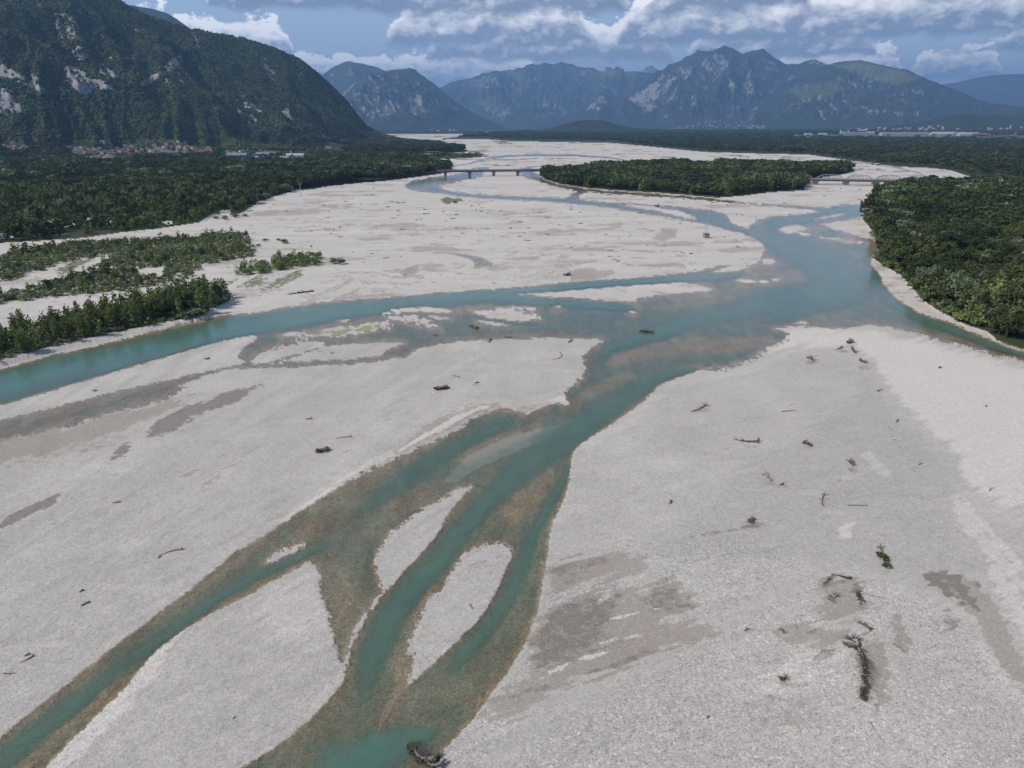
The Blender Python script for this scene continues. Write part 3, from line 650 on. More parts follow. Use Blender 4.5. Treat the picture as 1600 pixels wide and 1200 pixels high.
for p in (WOOD_LEFT, WOOD_LEFT2, WOOD_BAR, WOOD_ISLE, WOOD_RIGHT, WOOD_FAR):
    woods = np.maximum(woods, poly_sdf(p, U, V, 20))
for p in WOOD_GAPS: woods = np.where(poly_sdf(p, U, V, 10) > -1, -3, woods)
outskirts = (V < 250) & (U < 560) | (V < 206) | (V > 250) & (V < 330) & (U < -900) | (U > 3300) & (V < 1000)
soil = np.maximum(sstep(woods, -1.2, .8), outskirts*1.0)
soil = np.where(V > 3000, 0, soil)
brush_sd = np.full(U.size, -60.)
for p in BRUSH: brush_sd = np.maximum(brush_sd, poly_sdf(p, U, V, 20))
for p in LANES: brush_sd = np.minimum(brush_sd, -poly_sdf(p, U, V, 20))
strip_sd = poly_sdf(STRIP, U, V, 20); clump_sd = poly_sdf(CLUMP, U, V, 20)
paint['grass'] = np.maximum(paint['grass'], sstep(np.maximum(brush_sd, clump_sd) + 5*wob, -2, 6)*(.35 + .4*(wob > -.1)))
paint['grass'] = np.maximum(paint['grass'], sstep(strip_sd, -1, 3)*.95)
field = np.maximum(poly_sdf(FIELD_FAR, U, V, 8), -8)
for p in FIELD_SMALL: field = np.maximum(field, poly_sdf(p, U, V, 8))
fieldm = sstep(field, -.4, .5)
# the cut bank on the left, 1.4 m high
land_h = land_h + 1.5*sstep(strip_sd, -3.5, .5) + .5*sstep(brush_sd, -3, 8) + 1.0*sstep(woods, -3, 2)
land_h = land_h*np.where(V > 3000, .3, 1)
for pts, cut in [([(1488,768,9),(1506,795,12),(1530,835,14),(1565,880,18),(1610,945,24),(1680,1050,34)], 1.3), ([(1345,560,10),(1390,610,14),(1440,665,16),(1490,725,16),(1505,770,12)], .7), ([(1130,1120,26),(1060,1010,26),(1000,985,22),(900,1020,24),(830,1070,20)], .35),
                 ([(0,870,26),(70,815,20),(130,768,16),(180,720,12),(200,700,10)], .6), ([(560,430,14),(540,450,14),(480,478,14)], .5), ([(400,345,14),(460,345,16),(520,360,16),(640,390,12)], .6)]:
    kk_ = gstroke(pts, U, V); land_h = land_h - cut*kk_*(1 - .3*wob)
for ch_, sc_ in (('wet', .16), ('sand', .08)): land_h = land_h - sc_*paint[ch_]
Z = np.where(inw, -depth, np.maximum(land_h, 0.03))
Z = np.where((V < 199), 3.0, Z)
# ------------------------------------------------------------------ gravel plain material
def new_mat(name):
    m = bpy.data.materials.new(name); m.use_nodes = True
    return m, NT(m.node_tree)
def finish(nt, shader):
    o = nt.n('ShaderNodeOutputMaterial'); nt.t.links.new(shader, o.inputs[0]); return o
def principled(nt, color, rough=0.9, normal=None, spec=0.25, metal=0.0):
    p = nt.n('ShaderNodeBsdfPrincipled')
    nt.put(p.inputs['Base Color'], color); nt.put(p.inputs['Roughness'], rough)
    nt.put(p.inputs['Specular IOR Level'], spec); nt.put(p.inputs['Metallic'], metal)
    if normal is not None: nt.put(p.inputs['Normal'], normal)
    return p.outputs[0]
def bump(nt, h, strength=.5, dist=.1):
    b = nt.n('ShaderNodeBump'); b.inputs['Strength'].default_value = strength; b.inputs['Distance'].default_value = dist
    nt.put(b.inputs['Height'], h); return b.outputs[0]
def plain_mat(name, col, rough=.85, var=.25, scale=1.5, metal=0.0):
    m, g = new_mat(name)
    t = g.n('ShaderNodeTexCoord')
    nz = g.noise(t.outputs['Object'], scale, 5, .6)
    rnd = g.n('ShaderNodeObjectInfo').outputs['Random']
    k = g.math('ADD', g.ramp(nz, .25, .75, 1 - var, 1 + var, smooth=False), g.math('MULTIPLY', g.math('SUBTRACT', rnd, .5), var*.6))
    c = g.vmath('SCALE', col, scale=k)
    finish(g, principled(g, c, rough, bump(g, nz, .3, .05), .3, metal)); return m

mg, g = new_mat('river_gravel')
pos = g.n('ShaderNodeNewGeometry').outputs['Position']
cells = g.voro(pos, 3.4, out=1)
cells_s = g.n('ShaderNodeSeparateColor'); g.put(cells_s.inputs[0], cells)
c1 = cells_s.outputs[0]
cellb = g.voro(pos, 1.1, out=1)
cb = g.n('ShaderNodeSeparateColor'); g.put(cb.inputs[0], cellb)
fine_n = g.noise(pos, 5.5, 3, .7)
mid_n = g.noise(pos, .35, 5, .62)
low_n = g.noise(g.vmath('MULTIPLY', pos, (1.0, .45, 1.0)), .035, 5, .55, .4)
A = {k: g.attr('a_' + k) for k in ('depth', 'sand', 'wet', 'bright', 'moss', 'grass', 'grey', 'coarse', 'soil', 'field', 'flow')}
# grain: pale and dark pebbles
grain = g.math('ADD', g.math('MULTIPLY', g.math('SUBTRACT', c1, .5), .42), g.math('MULTIPLY', g.math('SUBTRACT', fine_n, .5), .75))
grain = g.math('ADD', grain, g.math('MULTIPLY', g.math('SUBTRACT', cb.outputs[1], .5), .20))
spark = g.math('MULTIPLY', g.ramp(c1, .90, .98), .30)
hole = g.math('MULTIPLY', g.ramp(c1, .12, .03), .20)
grain = g.math('ADD', grain, g.math('MULTIPLY', g.math('SUBTRACT', spark, hole), g.math('ADD', g.math('MULTIPLY', A['coarse'], .9), .25)))
gamp = g.math('ADD', .48, g.math('MULTIPLY', A['coarse'], .35))
def broken(a, lo=.30, hi=.72, k=1.3):
    """patch masks break up along their edges in the pebbles"""
    e = g.math('ADD', a, g.math('MULTIPLY', g.math('SUBTRACT', mid_n, .5), k))
    e = g.math('ADD', e, g.math('MULTIPLY', g.math('SUBTRACT', fine_n, .5), .5))
    return g.math('MULTIPLY', g.ramp(e, lo, hi), g.ramp(a, 0.02, .3))
base = g.mix(g.ramp(low_n, .35, .68), (.388, .357, .318), (.434, .402, .358))
base = g.mix(g.math('MULTIPLY', A['grey'], .8), base, (.340, .315, .287))
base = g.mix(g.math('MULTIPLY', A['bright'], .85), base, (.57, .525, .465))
base = g.mix(g.ramp(mid_n, .62, .80, 0, .10), base, (.37, .33, .30))
base = g.vmath('SCALE', base, scale=g.math('ADD', 1.0, g.math('MULTIPLY', A['flow'], .13)))  # light and dark streaks paint the shading of low flow ridges into the gravel
gv = g.math('ADD', 1.0, g.math('MULTIPLY', grain, gamp))
base = g.vmath('SCALE', base, scale=gv)
nb_ = g.ramp(A['bright'], .5, .95, 1.0, .05)
sandm = g.math('MULTIPLY', g.math('MULTIPLY', broken(A['sand']), .9), nb_)
sandc = g.mix(g.ramp(low_n, .3, .7), (.285, .246, .206), (.345, .300, .250))
sandc = g.vmath('SCALE', sandc, scale=g.math('ADD', 1.0, g.math('MULTIPLY', grain, .35)))
base = g.mix(sandm, base, sandc)
wetm = g.math('MULTIPLY', g.math('MULTIPLY', broken(A['wet'], .30, .66), .85), nb_)
wetc = g.vmath('SCALE', (.195, .167, .140), scale=g.math('ADD', 1.0, g.math('MULTIPLY', grain, .5)))
base = g.mix(wetm, base, wetc)
mossm = broken(A['moss'], .42, .6, 1.4)
base = g.mix(g.math('MULTIPLY', mossm, .75), base, g.vmath('SCALE', (.235, .225, .075), scale=gv))
grassm = broken(A['grass'], .42, .62, 1.5)
base = g.mix(g.math('MULTIPLY', grassm, .9), base, g.mix(g.ramp(mid_n, .35, .65), (.085, .098, .045), (.16, .150, .085)))
soilm = g.ramp(g.math('ADD', A['soil'], g.math('MULTIPLY', g.math('SUBTRACT', mid_n, .5), .5)), .35, .6)
base = g.mix(soilm, base, g.mix(mid_n, (.030, .042, .016), (.055, .065, .03)))
base = g.mix(A['field'], base, g.mix(g.noise(pos, .006, 2), (.10, .14, .045), (.24, .24, .11)))
# river bed: algae browned cobbles
depthn = g.math('ADD', A['depth'], g.math('ADD', g.math('MULTIPLY', g.math('SUBTRACT', fine_n, .5), .16), g.math('MULTIPLY', g.math('SUBTRACT', mid_n, .5), .12)))
bedm = g.ramp(depthn, -.005, .045)
bedg = g.math('ADD', 1.0, g.math('MULTIPLY', grain, 1.1))
bedc = g.mix(g.ramp(g.noise(pos, .05, 4, .6, .5), .35, .65), (.245, .186, .118), (.275, .232, .168))
bedc = g.mix(g.math('MULTIPLY', g.ramp(A['depth'], .15, .5), .6), bedc, (.225, .212, .155))
bstr = g.noise(g.vmath('MULTIPLY', pos, (1.0, .35, 1.0)), .16, 5, .65, .8)
bedc = g.vmath('SCALE', bedc, scale=g.ramp(bstr, .3, .7, .72, 1.30, smooth=False))
bedc = g.vmath('SCALE', bedc, scale=bedg)
silt = g.mix(A['sand'], bedc, (.33, .315, .275))
base = g.mix(bedm, base, g.mix(g.ramp(A['bright'], .4, .9), bedc, silt))
rough = g.math('SUBTRACT', .92, g.math('MULTIPLY', wetm, .3))
hb = g.math('ADD', g.math('MULTIPLY', c1, .5), fine_n)
nrm = bump(g, hb, .55, .16)
nrm_mid = g.n('ShaderNodeBump'); nrm_mid.inputs['Strength'].default_value = .35; nrm_mid.inputs['Distance'].default_value = .6
g.put(nrm_mid.inputs['Height'], g.math('ADD', mid_n, low_n)); g.put(nrm_mid.inputs['Normal'], nrm)
finish(g, principled(g, base, rough, nrm_mid.outputs[0], .15))

silt_in = poly_sdf(SILT, U, V, 20)
siltm = sstep(silt_in + 3*wob, -1, 6)*inw
siltm = np.maximum(siltm, .55*sstep(stroke([(1180,455,14),(1215,440,16),(1265,428,14)], U, V), 0, .6)*inw)
paint['bright'] = np.where(inw, siltm, paint['bright'])
paint['sand'] = np.where(inw & (siltm > .02), 1.0, np.where(inw, 0, paint['sand']))
P = np.stack([X, Y, Z], -1)
ground, _ = grid_mesh('gravel_plain', P, NR, NC, mg)
tag(ground, 'pale gravel floodplain of the braided river with its banks and bars', kind='structure')
add_attr(ground, 'a_depth', np.where(inw, depth, np.clip(s*.02, -.3, 0)))
for k in ('sand', 'wet', 'bright', 'moss', 'grass', 'grey'): add_attr(ground, 'a_' + k, paint[k])
add_attr(ground, 'a_coarse', coarse); add_attr(ground, 'a_soil', soil*(Z > 0)); add_attr(ground, 'a_field', fieldm)
add_attr(ground, 'a_flow', np.where(U < 760, strkL, .45*strkR*sstep(V, 560, 760))*sstep(V, 400, 560) + fbm(qx/70 + wob2, qy/24, 4, 71)*sstep(V, 560, 420))  # streak tone along the current, ridge shading put into the colour

Zg = Z.reshape(NR, NC)
def ground_z(x, y):
    x = np.atleast_1d(np.asarray(x, float)); y = np.atleast_1d(np.asarray(y, float))
    yr = y_all[::-1]
    j = np.clip(np.searchsorted(yr, y) - 1, 0, NR-2)
    fy = np.clip((y - yr[j])/(yr[j+1]-yr[j]), 0, 1)
    dep = np.maximum(y*CP + CAM_H*SP, 60.)
    u = 800 + F*x/dep
    i = np.clip(np.searchsorted(u_all, u) - 1, 0, NC-2)
    fx = np.clip((u - u_all[i])/(u_all[i+1]-u_all[i]), 0, 1)
    r0 = NR-1-j; r1 = NR-2-j
    return (Zg[r0,i]*(1-fx)+Zg[r0,i+1]*fx)*(1-fy) + (Zg[r1,i]*(1-fx)+Zg[r1,i+1]*fx)*fy

# ------------------------------------------------------------------ water sheet
mw, g = new_mat('river_water')
pos = g.n('ShaderNodeNewGeometry').outputs['Position']
dpt = g.attr('a_depth')
flow = g.attr('a_rough')
op = g.math('SUBTRACT', 1.0, g.math('EXPONENT', g.math('MULTIPLY', g.math('MAXIMUM', g.math('SUBTRACT', dpt, .16), 0.0), -1.15)))
wn = g.noise(g.vmath('MULTIPLY', pos, (1, .7, 1)), .05, 5, .6, .6)
body = g.mix(g.ramp(dpt, .3, 2.0), (.118, .185, .142), (.078, .160, .126))
body = g.vmath('SCALE', body, scale=g.ramp(wn, .3, .7, .88, 1.1))
dif = g.n('ShaderNodeBsdfDiffuse'); g.put(dif.inputs[0], body)
trn = g.n('ShaderNodeBsdfTransparent'); g.put(trn.inputs[0], g.mix(g.ramp(dpt, 0, .8), (.97, .98, .97), (.68, .84, .78)))
m1 = g.n('ShaderNodeMixShader'); g.put(m1.inputs[0], op)
g.t.links.new(trn.outputs[0], m1.inputs[1]); g.t.links.new(dif.outputs[0], m1.inputs[2])
rip = g.math('ADD', g.noise(pos, 1.6, 4, .6, .3), g.math('MULTIPLY', g.noise(g.vmath('MULTIPLY', pos, (1, .5, 1)), .3, 3, .5, .5), 1.6))
ripn = bump(g, rip, .28, .10)
gl = g.n('ShaderNodeBsdfGlossy'); gl.inputs['Roughness'].default_value = .16
g.put(gl.inputs['Color'], (1, 1, 1)); g.put(gl.inputs['Normal'], ripn)
fr = g.n('ShaderNodeFresnel'); fr.inputs['IOR'].default_value = 1.333; g.put(fr.inputs['Normal'], ripn)
m2 = g.n('ShaderNodeMixShader'); g.put(m2.inputs[0], fr.outputs[0])
g.t.links.new(m1.outputs[0], m2.inputs[1]); g.t.links.new(gl.outputs[0], m2.inputs[2])
finish(g, m2.outputs[0])
iw = inw.reshape(NR, NC)
cell = iw[:-1,:-1] | iw[1:,:-1] | iw[:-1,1:] | iw[1:,1:]
PW = np.stack([X, Y, np.zeros(U.size)], -1)
water, keep = grid_mesh('river_water', PW, NR, NC, mw, mask=cell)
tag(water, 'turquoise water of the braided river flowing between gravel bars', kind='structure')
add_attr(water, 'a_depth', np.where(inw, depth, 0)[keep])
water.visible_shadow = True

# ------------------------------------------------------------------ mountains
def mountain_mat(name, forest_a, forest_b, rock, rock_amt, scale, meadow=0.0, rk_gain=.62):
    m, g = new_mat(name)
    pos = g.n('ShaderNodeNewGeometry').outputs['Position']
    nrm0 = g.n('ShaderNodeNewGeometry').outputs['Normal']
    sp_ = g.n('ShaderNodeSeparateXYZ'); g.put(sp_.inputs[0], nrm0)
    n1 = g.noise(pos, scale, 6, .62); n2 = g.noise(pos, scale*7, 5, .65); n3 = g.noise(pos, scale*.25, 4, .5, .4)
    n4 = g.noise(g.vmath('MULTIPLY', pos, (1.0, 1.0, .6)), scale*3.0, 6, .68, 1.0)
    fc = g.mix(g.ramp(n2, .3, .7), forest_a, forest_b)
    fc = g.vmath('SCALE', fc, scale=g.ramp(n1, .3, .7, .75, 1.3))
    steep = g.ramp(sp_.outputs[2], .80, .55)
    rk = g.attr('a_rock')
    e = g.math('ADD', g.math('MULTIPLY', steep, .45*rock_amt), g.math('MULTIPLY', rk, rk_gain))
    e = g.math('ADD', e, g.math('MULTIPLY', g.math('SUBTRACT', n4, .5), 3.2))
    rm = g.math('MULTIPLY', g.ramp(e, .40, .75), g.ramp(g.math('ADD', rk, g.math('MULTIPLY', steep, rock_amt)), .1, .3))
    rc = g.vmath('SCALE', rock, scale=g.ramp(n2, .25, .75, .7, 1.15))
    col = g.mix(rm, fc, rc)
    if meadow:
        mm = g.math('MULTIPLY', g.attr('a_meadow'), meadow)
        col = g.mix(mm, col, (.115, .125, .055))
    nb = bump(g, n2, .9, 1.2/scale*.02)
    nb2 = g.n('ShaderNodeBump'); nb2.inputs['Strength'].default_value = .7; nb2.inputs['Distance'].default_value = .10/scale
    g.put(nb2.inputs['Height'], n1); g.put(nb2.inputs['Normal'], nb)
    finish(g, principled(g, col, .95, nb2.outputs[0], .05)); return m

def build_range(name, ridge, foot, nc, nr, mat, amp=.22, wave=900., power=1.1, back=.55, seed=1, apron=0.0, rough_ridge=.02, label='', rockp=(), rock_base=0.0, meadowp=(), amp_near=None, rockcut=None, cols=None, stretch=.6, rpix=2.0):
    """a mountain range: ridge (u, v, distance), foot (u, distance)"""
    K_ = 1.0 if name in ('left_mountain', 'river_knoll', 'far_plain_rise', 'low_right_foothills') else 1.3
    ridge = [(u, v, D*K_) for u, v, D in ridge]; foot = [(u, D*K_) for u, D in foot]; wave = wave*K_
    R = np.array([(*az_el(u, v), D) for u, v, D in ridge])
    Ft = np.array([(az_el(u, 205)[0], D) for u, D in foot])
    az = np.linspace(R[:,0].min(), R[:,0].max(), nc)
    if cols is not None:
        a0, a1 = az_el(cols[0], 205)[0], az_el(cols[1], 205)[0]
        az = np.concatenate([np.linspace(R[:,0].min(), a0, cols[2])[:-1], np.linspace(a0, a1, nc), np.linspace(a1, R[:,0].max(), cols[3])[1:]])
        nc = len(az)
    # round the ridge corners a little
    el = np.interp(az, R[:,0], R[:,1]); Dr = np.interp(az, R[:,0], R[:,2]); Df = np.interp(az, Ft[:,0], Ft[:,1])
    Hr = CAM_H + Dr*np.tan(el)
    tb = np.concatenate([np.linspace(-.04, 1.0, nr), 1.0 + np.linspace(.03, 1, 14)**1.3*back])[::-1]
    T = np.repeat(tb[:,None], nc, 1); nrr = len(tb)
    AZ_ = np.repeat(az[None,:], nrr, 0)
    RR = Df + (Dr-Df)*T
    Xm = RR*np.sin(AZ_); Ym = RR*np.cos(AZ_)
    wx = fbm(Xm/wave*.6, Ym/wave*.6, 3, seed+2)*wave*.35; wy = fbm(Xm/wave*.6, Ym/wave*.6, 3, seed+4)*wave*.35
    # spurs run down the slope: stretch along the line of sight
    along = RR; across = AZ_*np.mean(Dr)
    rn = ridged((across+wx)/wave, (along*stretch+wy)/wave, 6, seed)
    fn = fbm(Xm/wave*5, Ym/wave*5, 5, seed+9)
    Tc = np.clip(T, 0, 1)
    prof = np.where(Tc < .25, (Tc/.25)*apron, apron + (1-apron)*np.clip((Tc-.25)/.75, 0, 1)**power) if apron > 0 else Tc**power
    prof = np.where(T > 1, 1 - (T-1)/back*.8, prof)
    env = sstep(Tc, .02, .35)*(1 - .90*sstep(Tc, .72, 1.0)) + rough_ridge*sstep(T, .5, 1)
    env = np.where(T > 1, .3, env)
    H_ = Hr*prof + Hr*amp*env*(rn-.55)*2 + Hr*amp*.42*env*fn
    side = np.minimum(1, np.minimum(np.arange(nc), nc-1-np.arange(nc))/6.0)
    H_ = np.where(T < 0, -4, np.maximum(H_, .5))
    H_ = H_*1.0
    Pm = np.stack([Xm, Ym, H_], -1).reshape(-1, 3)
    o, _ = grid_mesh(name, Pm, nrr, nc, mat)
    tag(o, label, kind='structure')
    um, vm = project(Xm.ravel(), Ym.ravel(), H_.ravel())
    wob_ = 1.5*fbm(Xm.ravel()/(wave*.09), Ym.ravel()/(wave*.09), 5, seed+20, .65)
    rk = np.full(um.shape, rock_base)
    for amt, poly in rockp:
        rk = np.maximum(rk, amt*sstep(poly_sdf(poly, um, vm, 12) + rpix*wob_, -2.4, 1.4)*(T.ravel() <= 1))
    md = np.zeros(um.shape)
    for amt, poly in meadowp:
        md = np.maximum(md, amt*sstep(poly_sdf(poly, um, vm, 12) + rpix*wob_, -2.0, 2.0)*(T.ravel() <= 1))
    add_attr(o, 'a_rock', rk); add_attr(o, 'a_meadow', md)
    def height(a, r):
        dfa = np.interp(a, az, Df); dra = np.interp(a, az, Dr)
        t = (r-dfa)/(dra-dfa)
        tr = tb[::-1]
        j = np.clip(np.searchsorted(tr, t)-1, 0, nrr-2); ft = np.clip((t-tr[j])/(tr[j+1]-tr[j]), 0, 1)
        i = np.clip(np.searchsorted(az, a)-1, 0, nc-2); fa = np.clip((a-az[i])/(az[i+1]-az[i]), 0, 1)
        def bl(G):
            r0 = nrr-1-j; r1 = nrr-2-j
            return (G[r0,i]*(1-fa)+G[r0,i+1]*fa)*(1-ft) + (G[r1,i]*(1-fa)+G[r1,i+1]*fa)*ft
        off = (a < az[0]) | (a > az[-1])
        return bl(H_), bl(rk.reshape(nrr, nc)), np.where(off, -9.0, t)
    if name != 'left_mountain': RANGE_H.append(height)
    return o, height, (az, Df, Dr)

M_near = mountain_mat('wooded_slope', (.022,.032,.014), (.046,.060,.026), (.27,.26,.25), .25, .012, rk_gain=1.0)
M_mid = mountain_mat('limestone_slope', (.016,.026,.016), (.034,.048,.026), (.26,.245,.23), .9, .0035, meadow=.9)
M_far = mountain_mat('far_limestone_slope', (.016,.026,.018), (.036,.048,.028), (.24,.225,.21), .55, .0022, meadow=.9)

SCREE = [(1.,[(0,97),(8,103),(30,116),(48,126),(70,140),(74,146),(58,141),(40,133),(20,122),(0,116)]), (1.,[(0,132),(14,143),(28,160),(34,178),(22,176),(10,166),(0,158)]), (.8,[(0,160),(10,170),(8,180),(0,176)]),
 (1.,[(112,78),(121,76),(128,84),(133,97),(124,96),(115,90)]), (.9,[(122,74),(128,74),(136,92),(132,92)]), (1.,[(100,103),(118,106),(133,114),(148,124),(165,130),(180,140),(166,141),(150,140),(132,147),(118,138),(106,128),(104,114)]),
 (.95,[(152,103),(160,102),(173,110),(185,122),(178,122),(165,117),(155,112)]), (.9,[(192,88),(210,85),(210,95),(194,94)]), (.8,[(166,88),(173,88),(172,96)]), (1.,[(258,102),(266,92),(284,87),(284,98),(272,106),(262,114)]),
 (.9,[(214,132),(228,122),(250,112),(250,120),(238,130),(222,135)]), (.9,[(203,100),(214,105),(210,112),(202,110)]), (.7,[(262,118),(272,118),(256,132)]), (.7,[(232,86),(238,84),(234,96)]),
 (.9,[(352,161),(360,164),(372,172),(386,180),(402,190),(404,194),(390,184),(372,174),(358,168)]), (.9,[(376,160),(392,164),(412,174),(404,176),(394,170),(380,168)]), (.9,[(384,176),(400,186),(404,195),(394,188)]),
 (1.,[(438,173),(447,170),(458,184),(450,184)]), (.5,[(405,92),(412,88),(420,96),(424,108),(430,112),(430,138),(424,130),(412,108)]), (.5,[(400,108),(410,110),(404,114)]), (.45,[(458,112),(470,118),(485,142),(474,144),(460,132)]),
 (.45,[(370,140),(400,150),(425,158),(400,160),(375,150)]), (.5,[(85,22),(112,20),(130,50),(118,66),(98,60),(84,45)]), (.6,[(292,40),(304,50),(314,72),(308,76),(300,58)]), (.5,[(210,38),(218,40),(216,60)]), (.4,[(56,4),(62,6),(60,16)]),
 (.9,[(498,205),(506,206),(520,214),(512,216),(503,212)]), (.8,[(524,206),(536,208),(538,214),(528,212)]), (.5,[(255,130),(275,118),(290,128),(268,142)]), (.35,[(150,22),(158,20),(156,30)]), (.6,[(38,108),(56,118),(66,130),(50,124)])]
GLADE = [(.9,[(128,162),(136,162),(138,172),(130,170)]), (.9,[(148,170),(162,168),(160,178),(148,178)]), (1.,[(160,185),(175,182),(192,190),(194,198),(178,194),(164,190)]), (.8,[(205,192),(224,194),(222,200)]), (1.,[(458,212),(470,210),(486,214),(490,219),(470,218),(460,216)])]
RANGE_H = []
m1, m1_h, m1_axes = build_range('left_mountain',
  [(-1900,-150,4000),(-1200,-200,4000),(-700,-190,4100),(-300,-160,4150),(-100,-120,4200),(0,-85,4200),(80,-45,4250),(140,-18,4300),(178,-1,4350),(205,11,4400),(240,25,4450),(268,35,4500),(300,44,4550),(350,52,4650),(400,63,4750),(440,77,4850),(470,92,4950),
   (500,117,5050),(520,135,5100),(540,155,5150),(556,176,5200),(572,197,5200),(590,206,5100),(606,214,5000),(622,219,4900)],
  [(-1900,2300),(-1200,2350),(-300,2430),(0,2480),(150,2500),(300,2550),(400,2700),(470,3000),(520,3400),(560,3900),(600,4500),(622,4700)],
  340, 190, M_near, amp=.17, wave=620., power=1.0, apron=.05, seed=3, rockp=SCREE, meadowp=GLADE, label='steep dark wooded mountain with pale scree streaks', cols=(-30, 622, 60, 2), rough_ridge=.012, stretch=.4, back=.3)
build_range('left_background_ridge', [(120,20,7800),(180,8,7800),(215,10,7800),(240,13,7800),(262,20,7800),(275,27,7800),(300,45,7800),(340,70,7800)], [(120,6200),(340,6200)], 60, 40, M_mid, amp=.1, wave=600, seed=8, label='distant shoulder behind the near wooded mountain', back=.2)
build_range('blue_hill', [(470,160,15500),(495,122,15500),(508,113,15500),(520,104,15500),(535,99,15500),(550,97,15500),(568,98,15500),(585,102,15500),(600,108,15500),(640,125,15500),(700,165,15500),(760,198,15500)], [(470,13200),(760,13200)], 160, 70, M_mid, amp=.2, wave=1500, seed=12,
   label='blue rounded hill behind the conical valley mountain', rockp=[(1.,[(535,152),(548,138),(556,126),(552,145),(540,158)])], back=.3)
build_range('valley_mountain', [(470,185,12000),(505,172,12000),(530,155,12000),(545,140,12000),(560,127,12000),(580,117,12000),(600,112,12000),(622,108,12000),(640,107,12000),(650,112,12000),(662,121,12000),(678,131,12000),(690,141,12000),(710,158,12000),(735,174,12000),(760,187,12000),(785,197,12000),(800,203,12000)],
   [(470,9600),(640,9800),(800,10800)], 320, 170, M_mid, amp=.32, wave=1000, power=.95, seed=15, label='conical wooded mountain with pale limestone cliffs standing in the valley mouth',
   rockp=[(.9,[(640,146),(652,143),(662,160),(664,175),(650,182),(640,175)]), (.7,[(588,165),(605,155),(622,160),(620,178),(600,182),(590,180)]), (.9,[(694,160),(706,164),(716,171),(708,170)]), (.5,[(600,140),(612,150),(606,154)]), (.4,[(570,170),(585,172),(580,180)])], back=.3)
CRAGS = [(.8,[(730,128),(755,118),(775,120),(784,132),(776,140),(756,136),(738,134)]), (.6,[(760,170),(790,160),(800,175),(785,188),(768,186)]), (.5,[(795,150),(812,158),(818,172),(802,168)]), (.5,[(850,150),(872,150),(868,170),(846,170)]), (.6,[(830,180),(850,172),(868,178),(840,190)]), (.6,[(935,105),(960,110),(950,120),(930,116)]),
  (.5,[(700,110),(730,112),(720,122)]), (.4,[(810,108),(824,104),(828,130),(816,140)]), (.5,[(880,102),(920,108),(915,118),(888,116)])]
build_range('central_far_range', [(620,150,19500),(660,140,19500),(690,136,19500),(702,129,19500),(722,124,19500),(740,121,19500),(758,117,19500),(778,114,19500),(800,113,19500),(812,108,19500),(822,104,19500),(840,103,19500),(852,101,19500),(866,104,19500),(878,97,19500),(888,101,19500),(900,104,19500),
   (922,106,19500),(940,111,19500),(952,108,19500),(970,111,19500),(990,110,19500),(1008,112,19500),(1040,122,19500),(1100,140,19500)], [(620,15500),(860,15200),(1100,16000)], 420, 180, M_far, amp=.42, wave=1500, power=1.15, seed=22, label='hazy blue limestone range closing the valley', rockp=CRAGS, rock_base=.06, back=.2, rough_ridge=.03,
   meadowp=[(.9,[(790,112),(815,112),(830,150),(800,150)]), (.7,[(920,108),(1000,112),(990,122),(930,120)]), (.6,[(740,160),(800,140),(790,180)])])
build_range('far_pale_peak', [(985,125,27000),(1000,112,27000),(1010,104,27000),(1018,101,27000),(1026,108,27000),(1036,112,27000),(1060,130,27000)], [(985,24000),(1060,24000)], 60, 40, M_far, amp=.15, wave=1500, seed=25, rock_base=.9, label='small pale bare peak far beyond the blue range', back=.15)
build_range('middle_spur', [(820,203,14200),(850,196,14200),(878,186,14200),(900,176,14200),(918,165,14200),(934,152,14200),(945,147,14200),(958,155,14200),(975,152,14200),(990,160,14200),(1020,180,14200),(1060,200,14200)], [(820,12900),(1060,12900)], 180, 70, M_far, amp=.22, wave=1100, seed=27, label='low rocky spur running down to the valley floor', rockp=[(.8,[(925,158),(944,150),(952,160),(935,170),(915,172)])], back=.2)
build_range('twin_peak_mountain', [(820,204,15500),(870,201,15500),(905,195,15500),(935,180,15500),(955,165,15500),(975,150,15500),(990,140,15500),(1010,127,15500),(1030,115,15500),(1045,104,15500),(1058,98,15500),(1072,93,15500),(1085,87,15500),(1100,81,15500),(1118,78,15500),(1132,73,15500),(1145,73,15500),(1153,78,15500),
   (1160,82,15500),(1170,79,15500),(1182,76,15500),(1194,74,15500),(1204,80,15500),(1216,89,15500),(1228,96,15500),(1244,97,15500),(1256,94,15500),(1270,92,15500),(1290,95,15500),(1302,101,15500),(1330,112,15500),(1400,140,15500),(1500,165,15500)],
   [(820,12800),(1000,12400),(1200,12200),(1500,12600)], 520, 230, M_far, amp=.38, wave=1250, power=1.1, seed=33, rough_ridge=.03, label='big hazy limestone mountain with twin summits and pale left-facing cliffs', rock_base=.05, back=.2,
   rockp=[(.9,[(975,162),(990,148),(1012,135),(1024,128),(1022,150),(1005,165),(985,175)]), (.75,[(1030,120),(1046,112),(1056,124),(1040,140),(1028,150),(1022,168),(1008,178),(1000,185),(1010,160),(1024,140)]), (.7,[(1100,90),(1125,84),(1140,100),(1120,120),(1100,110)]), (.6,[(1190,90),(1210,95),(1216,110),(1200,118)]), (.7,[(1135,120),(1150,130),(1156,148),(1148,150)]),
    (.8,[(1170,125),(1176,135),(1180,148),(1172,148),(1164,136)]), (.7,[(1082,148),(1090,146),(1088,166),(1082,165)]), (.8,[(1258,94),(1290,92),(1305,100),(1290,106),(1268,102)]), (.6,[(1056,110),(1075,98),(1082,110),(1068,130)]), (.6,[(1160,150),(1168,148),(1164,162)])])
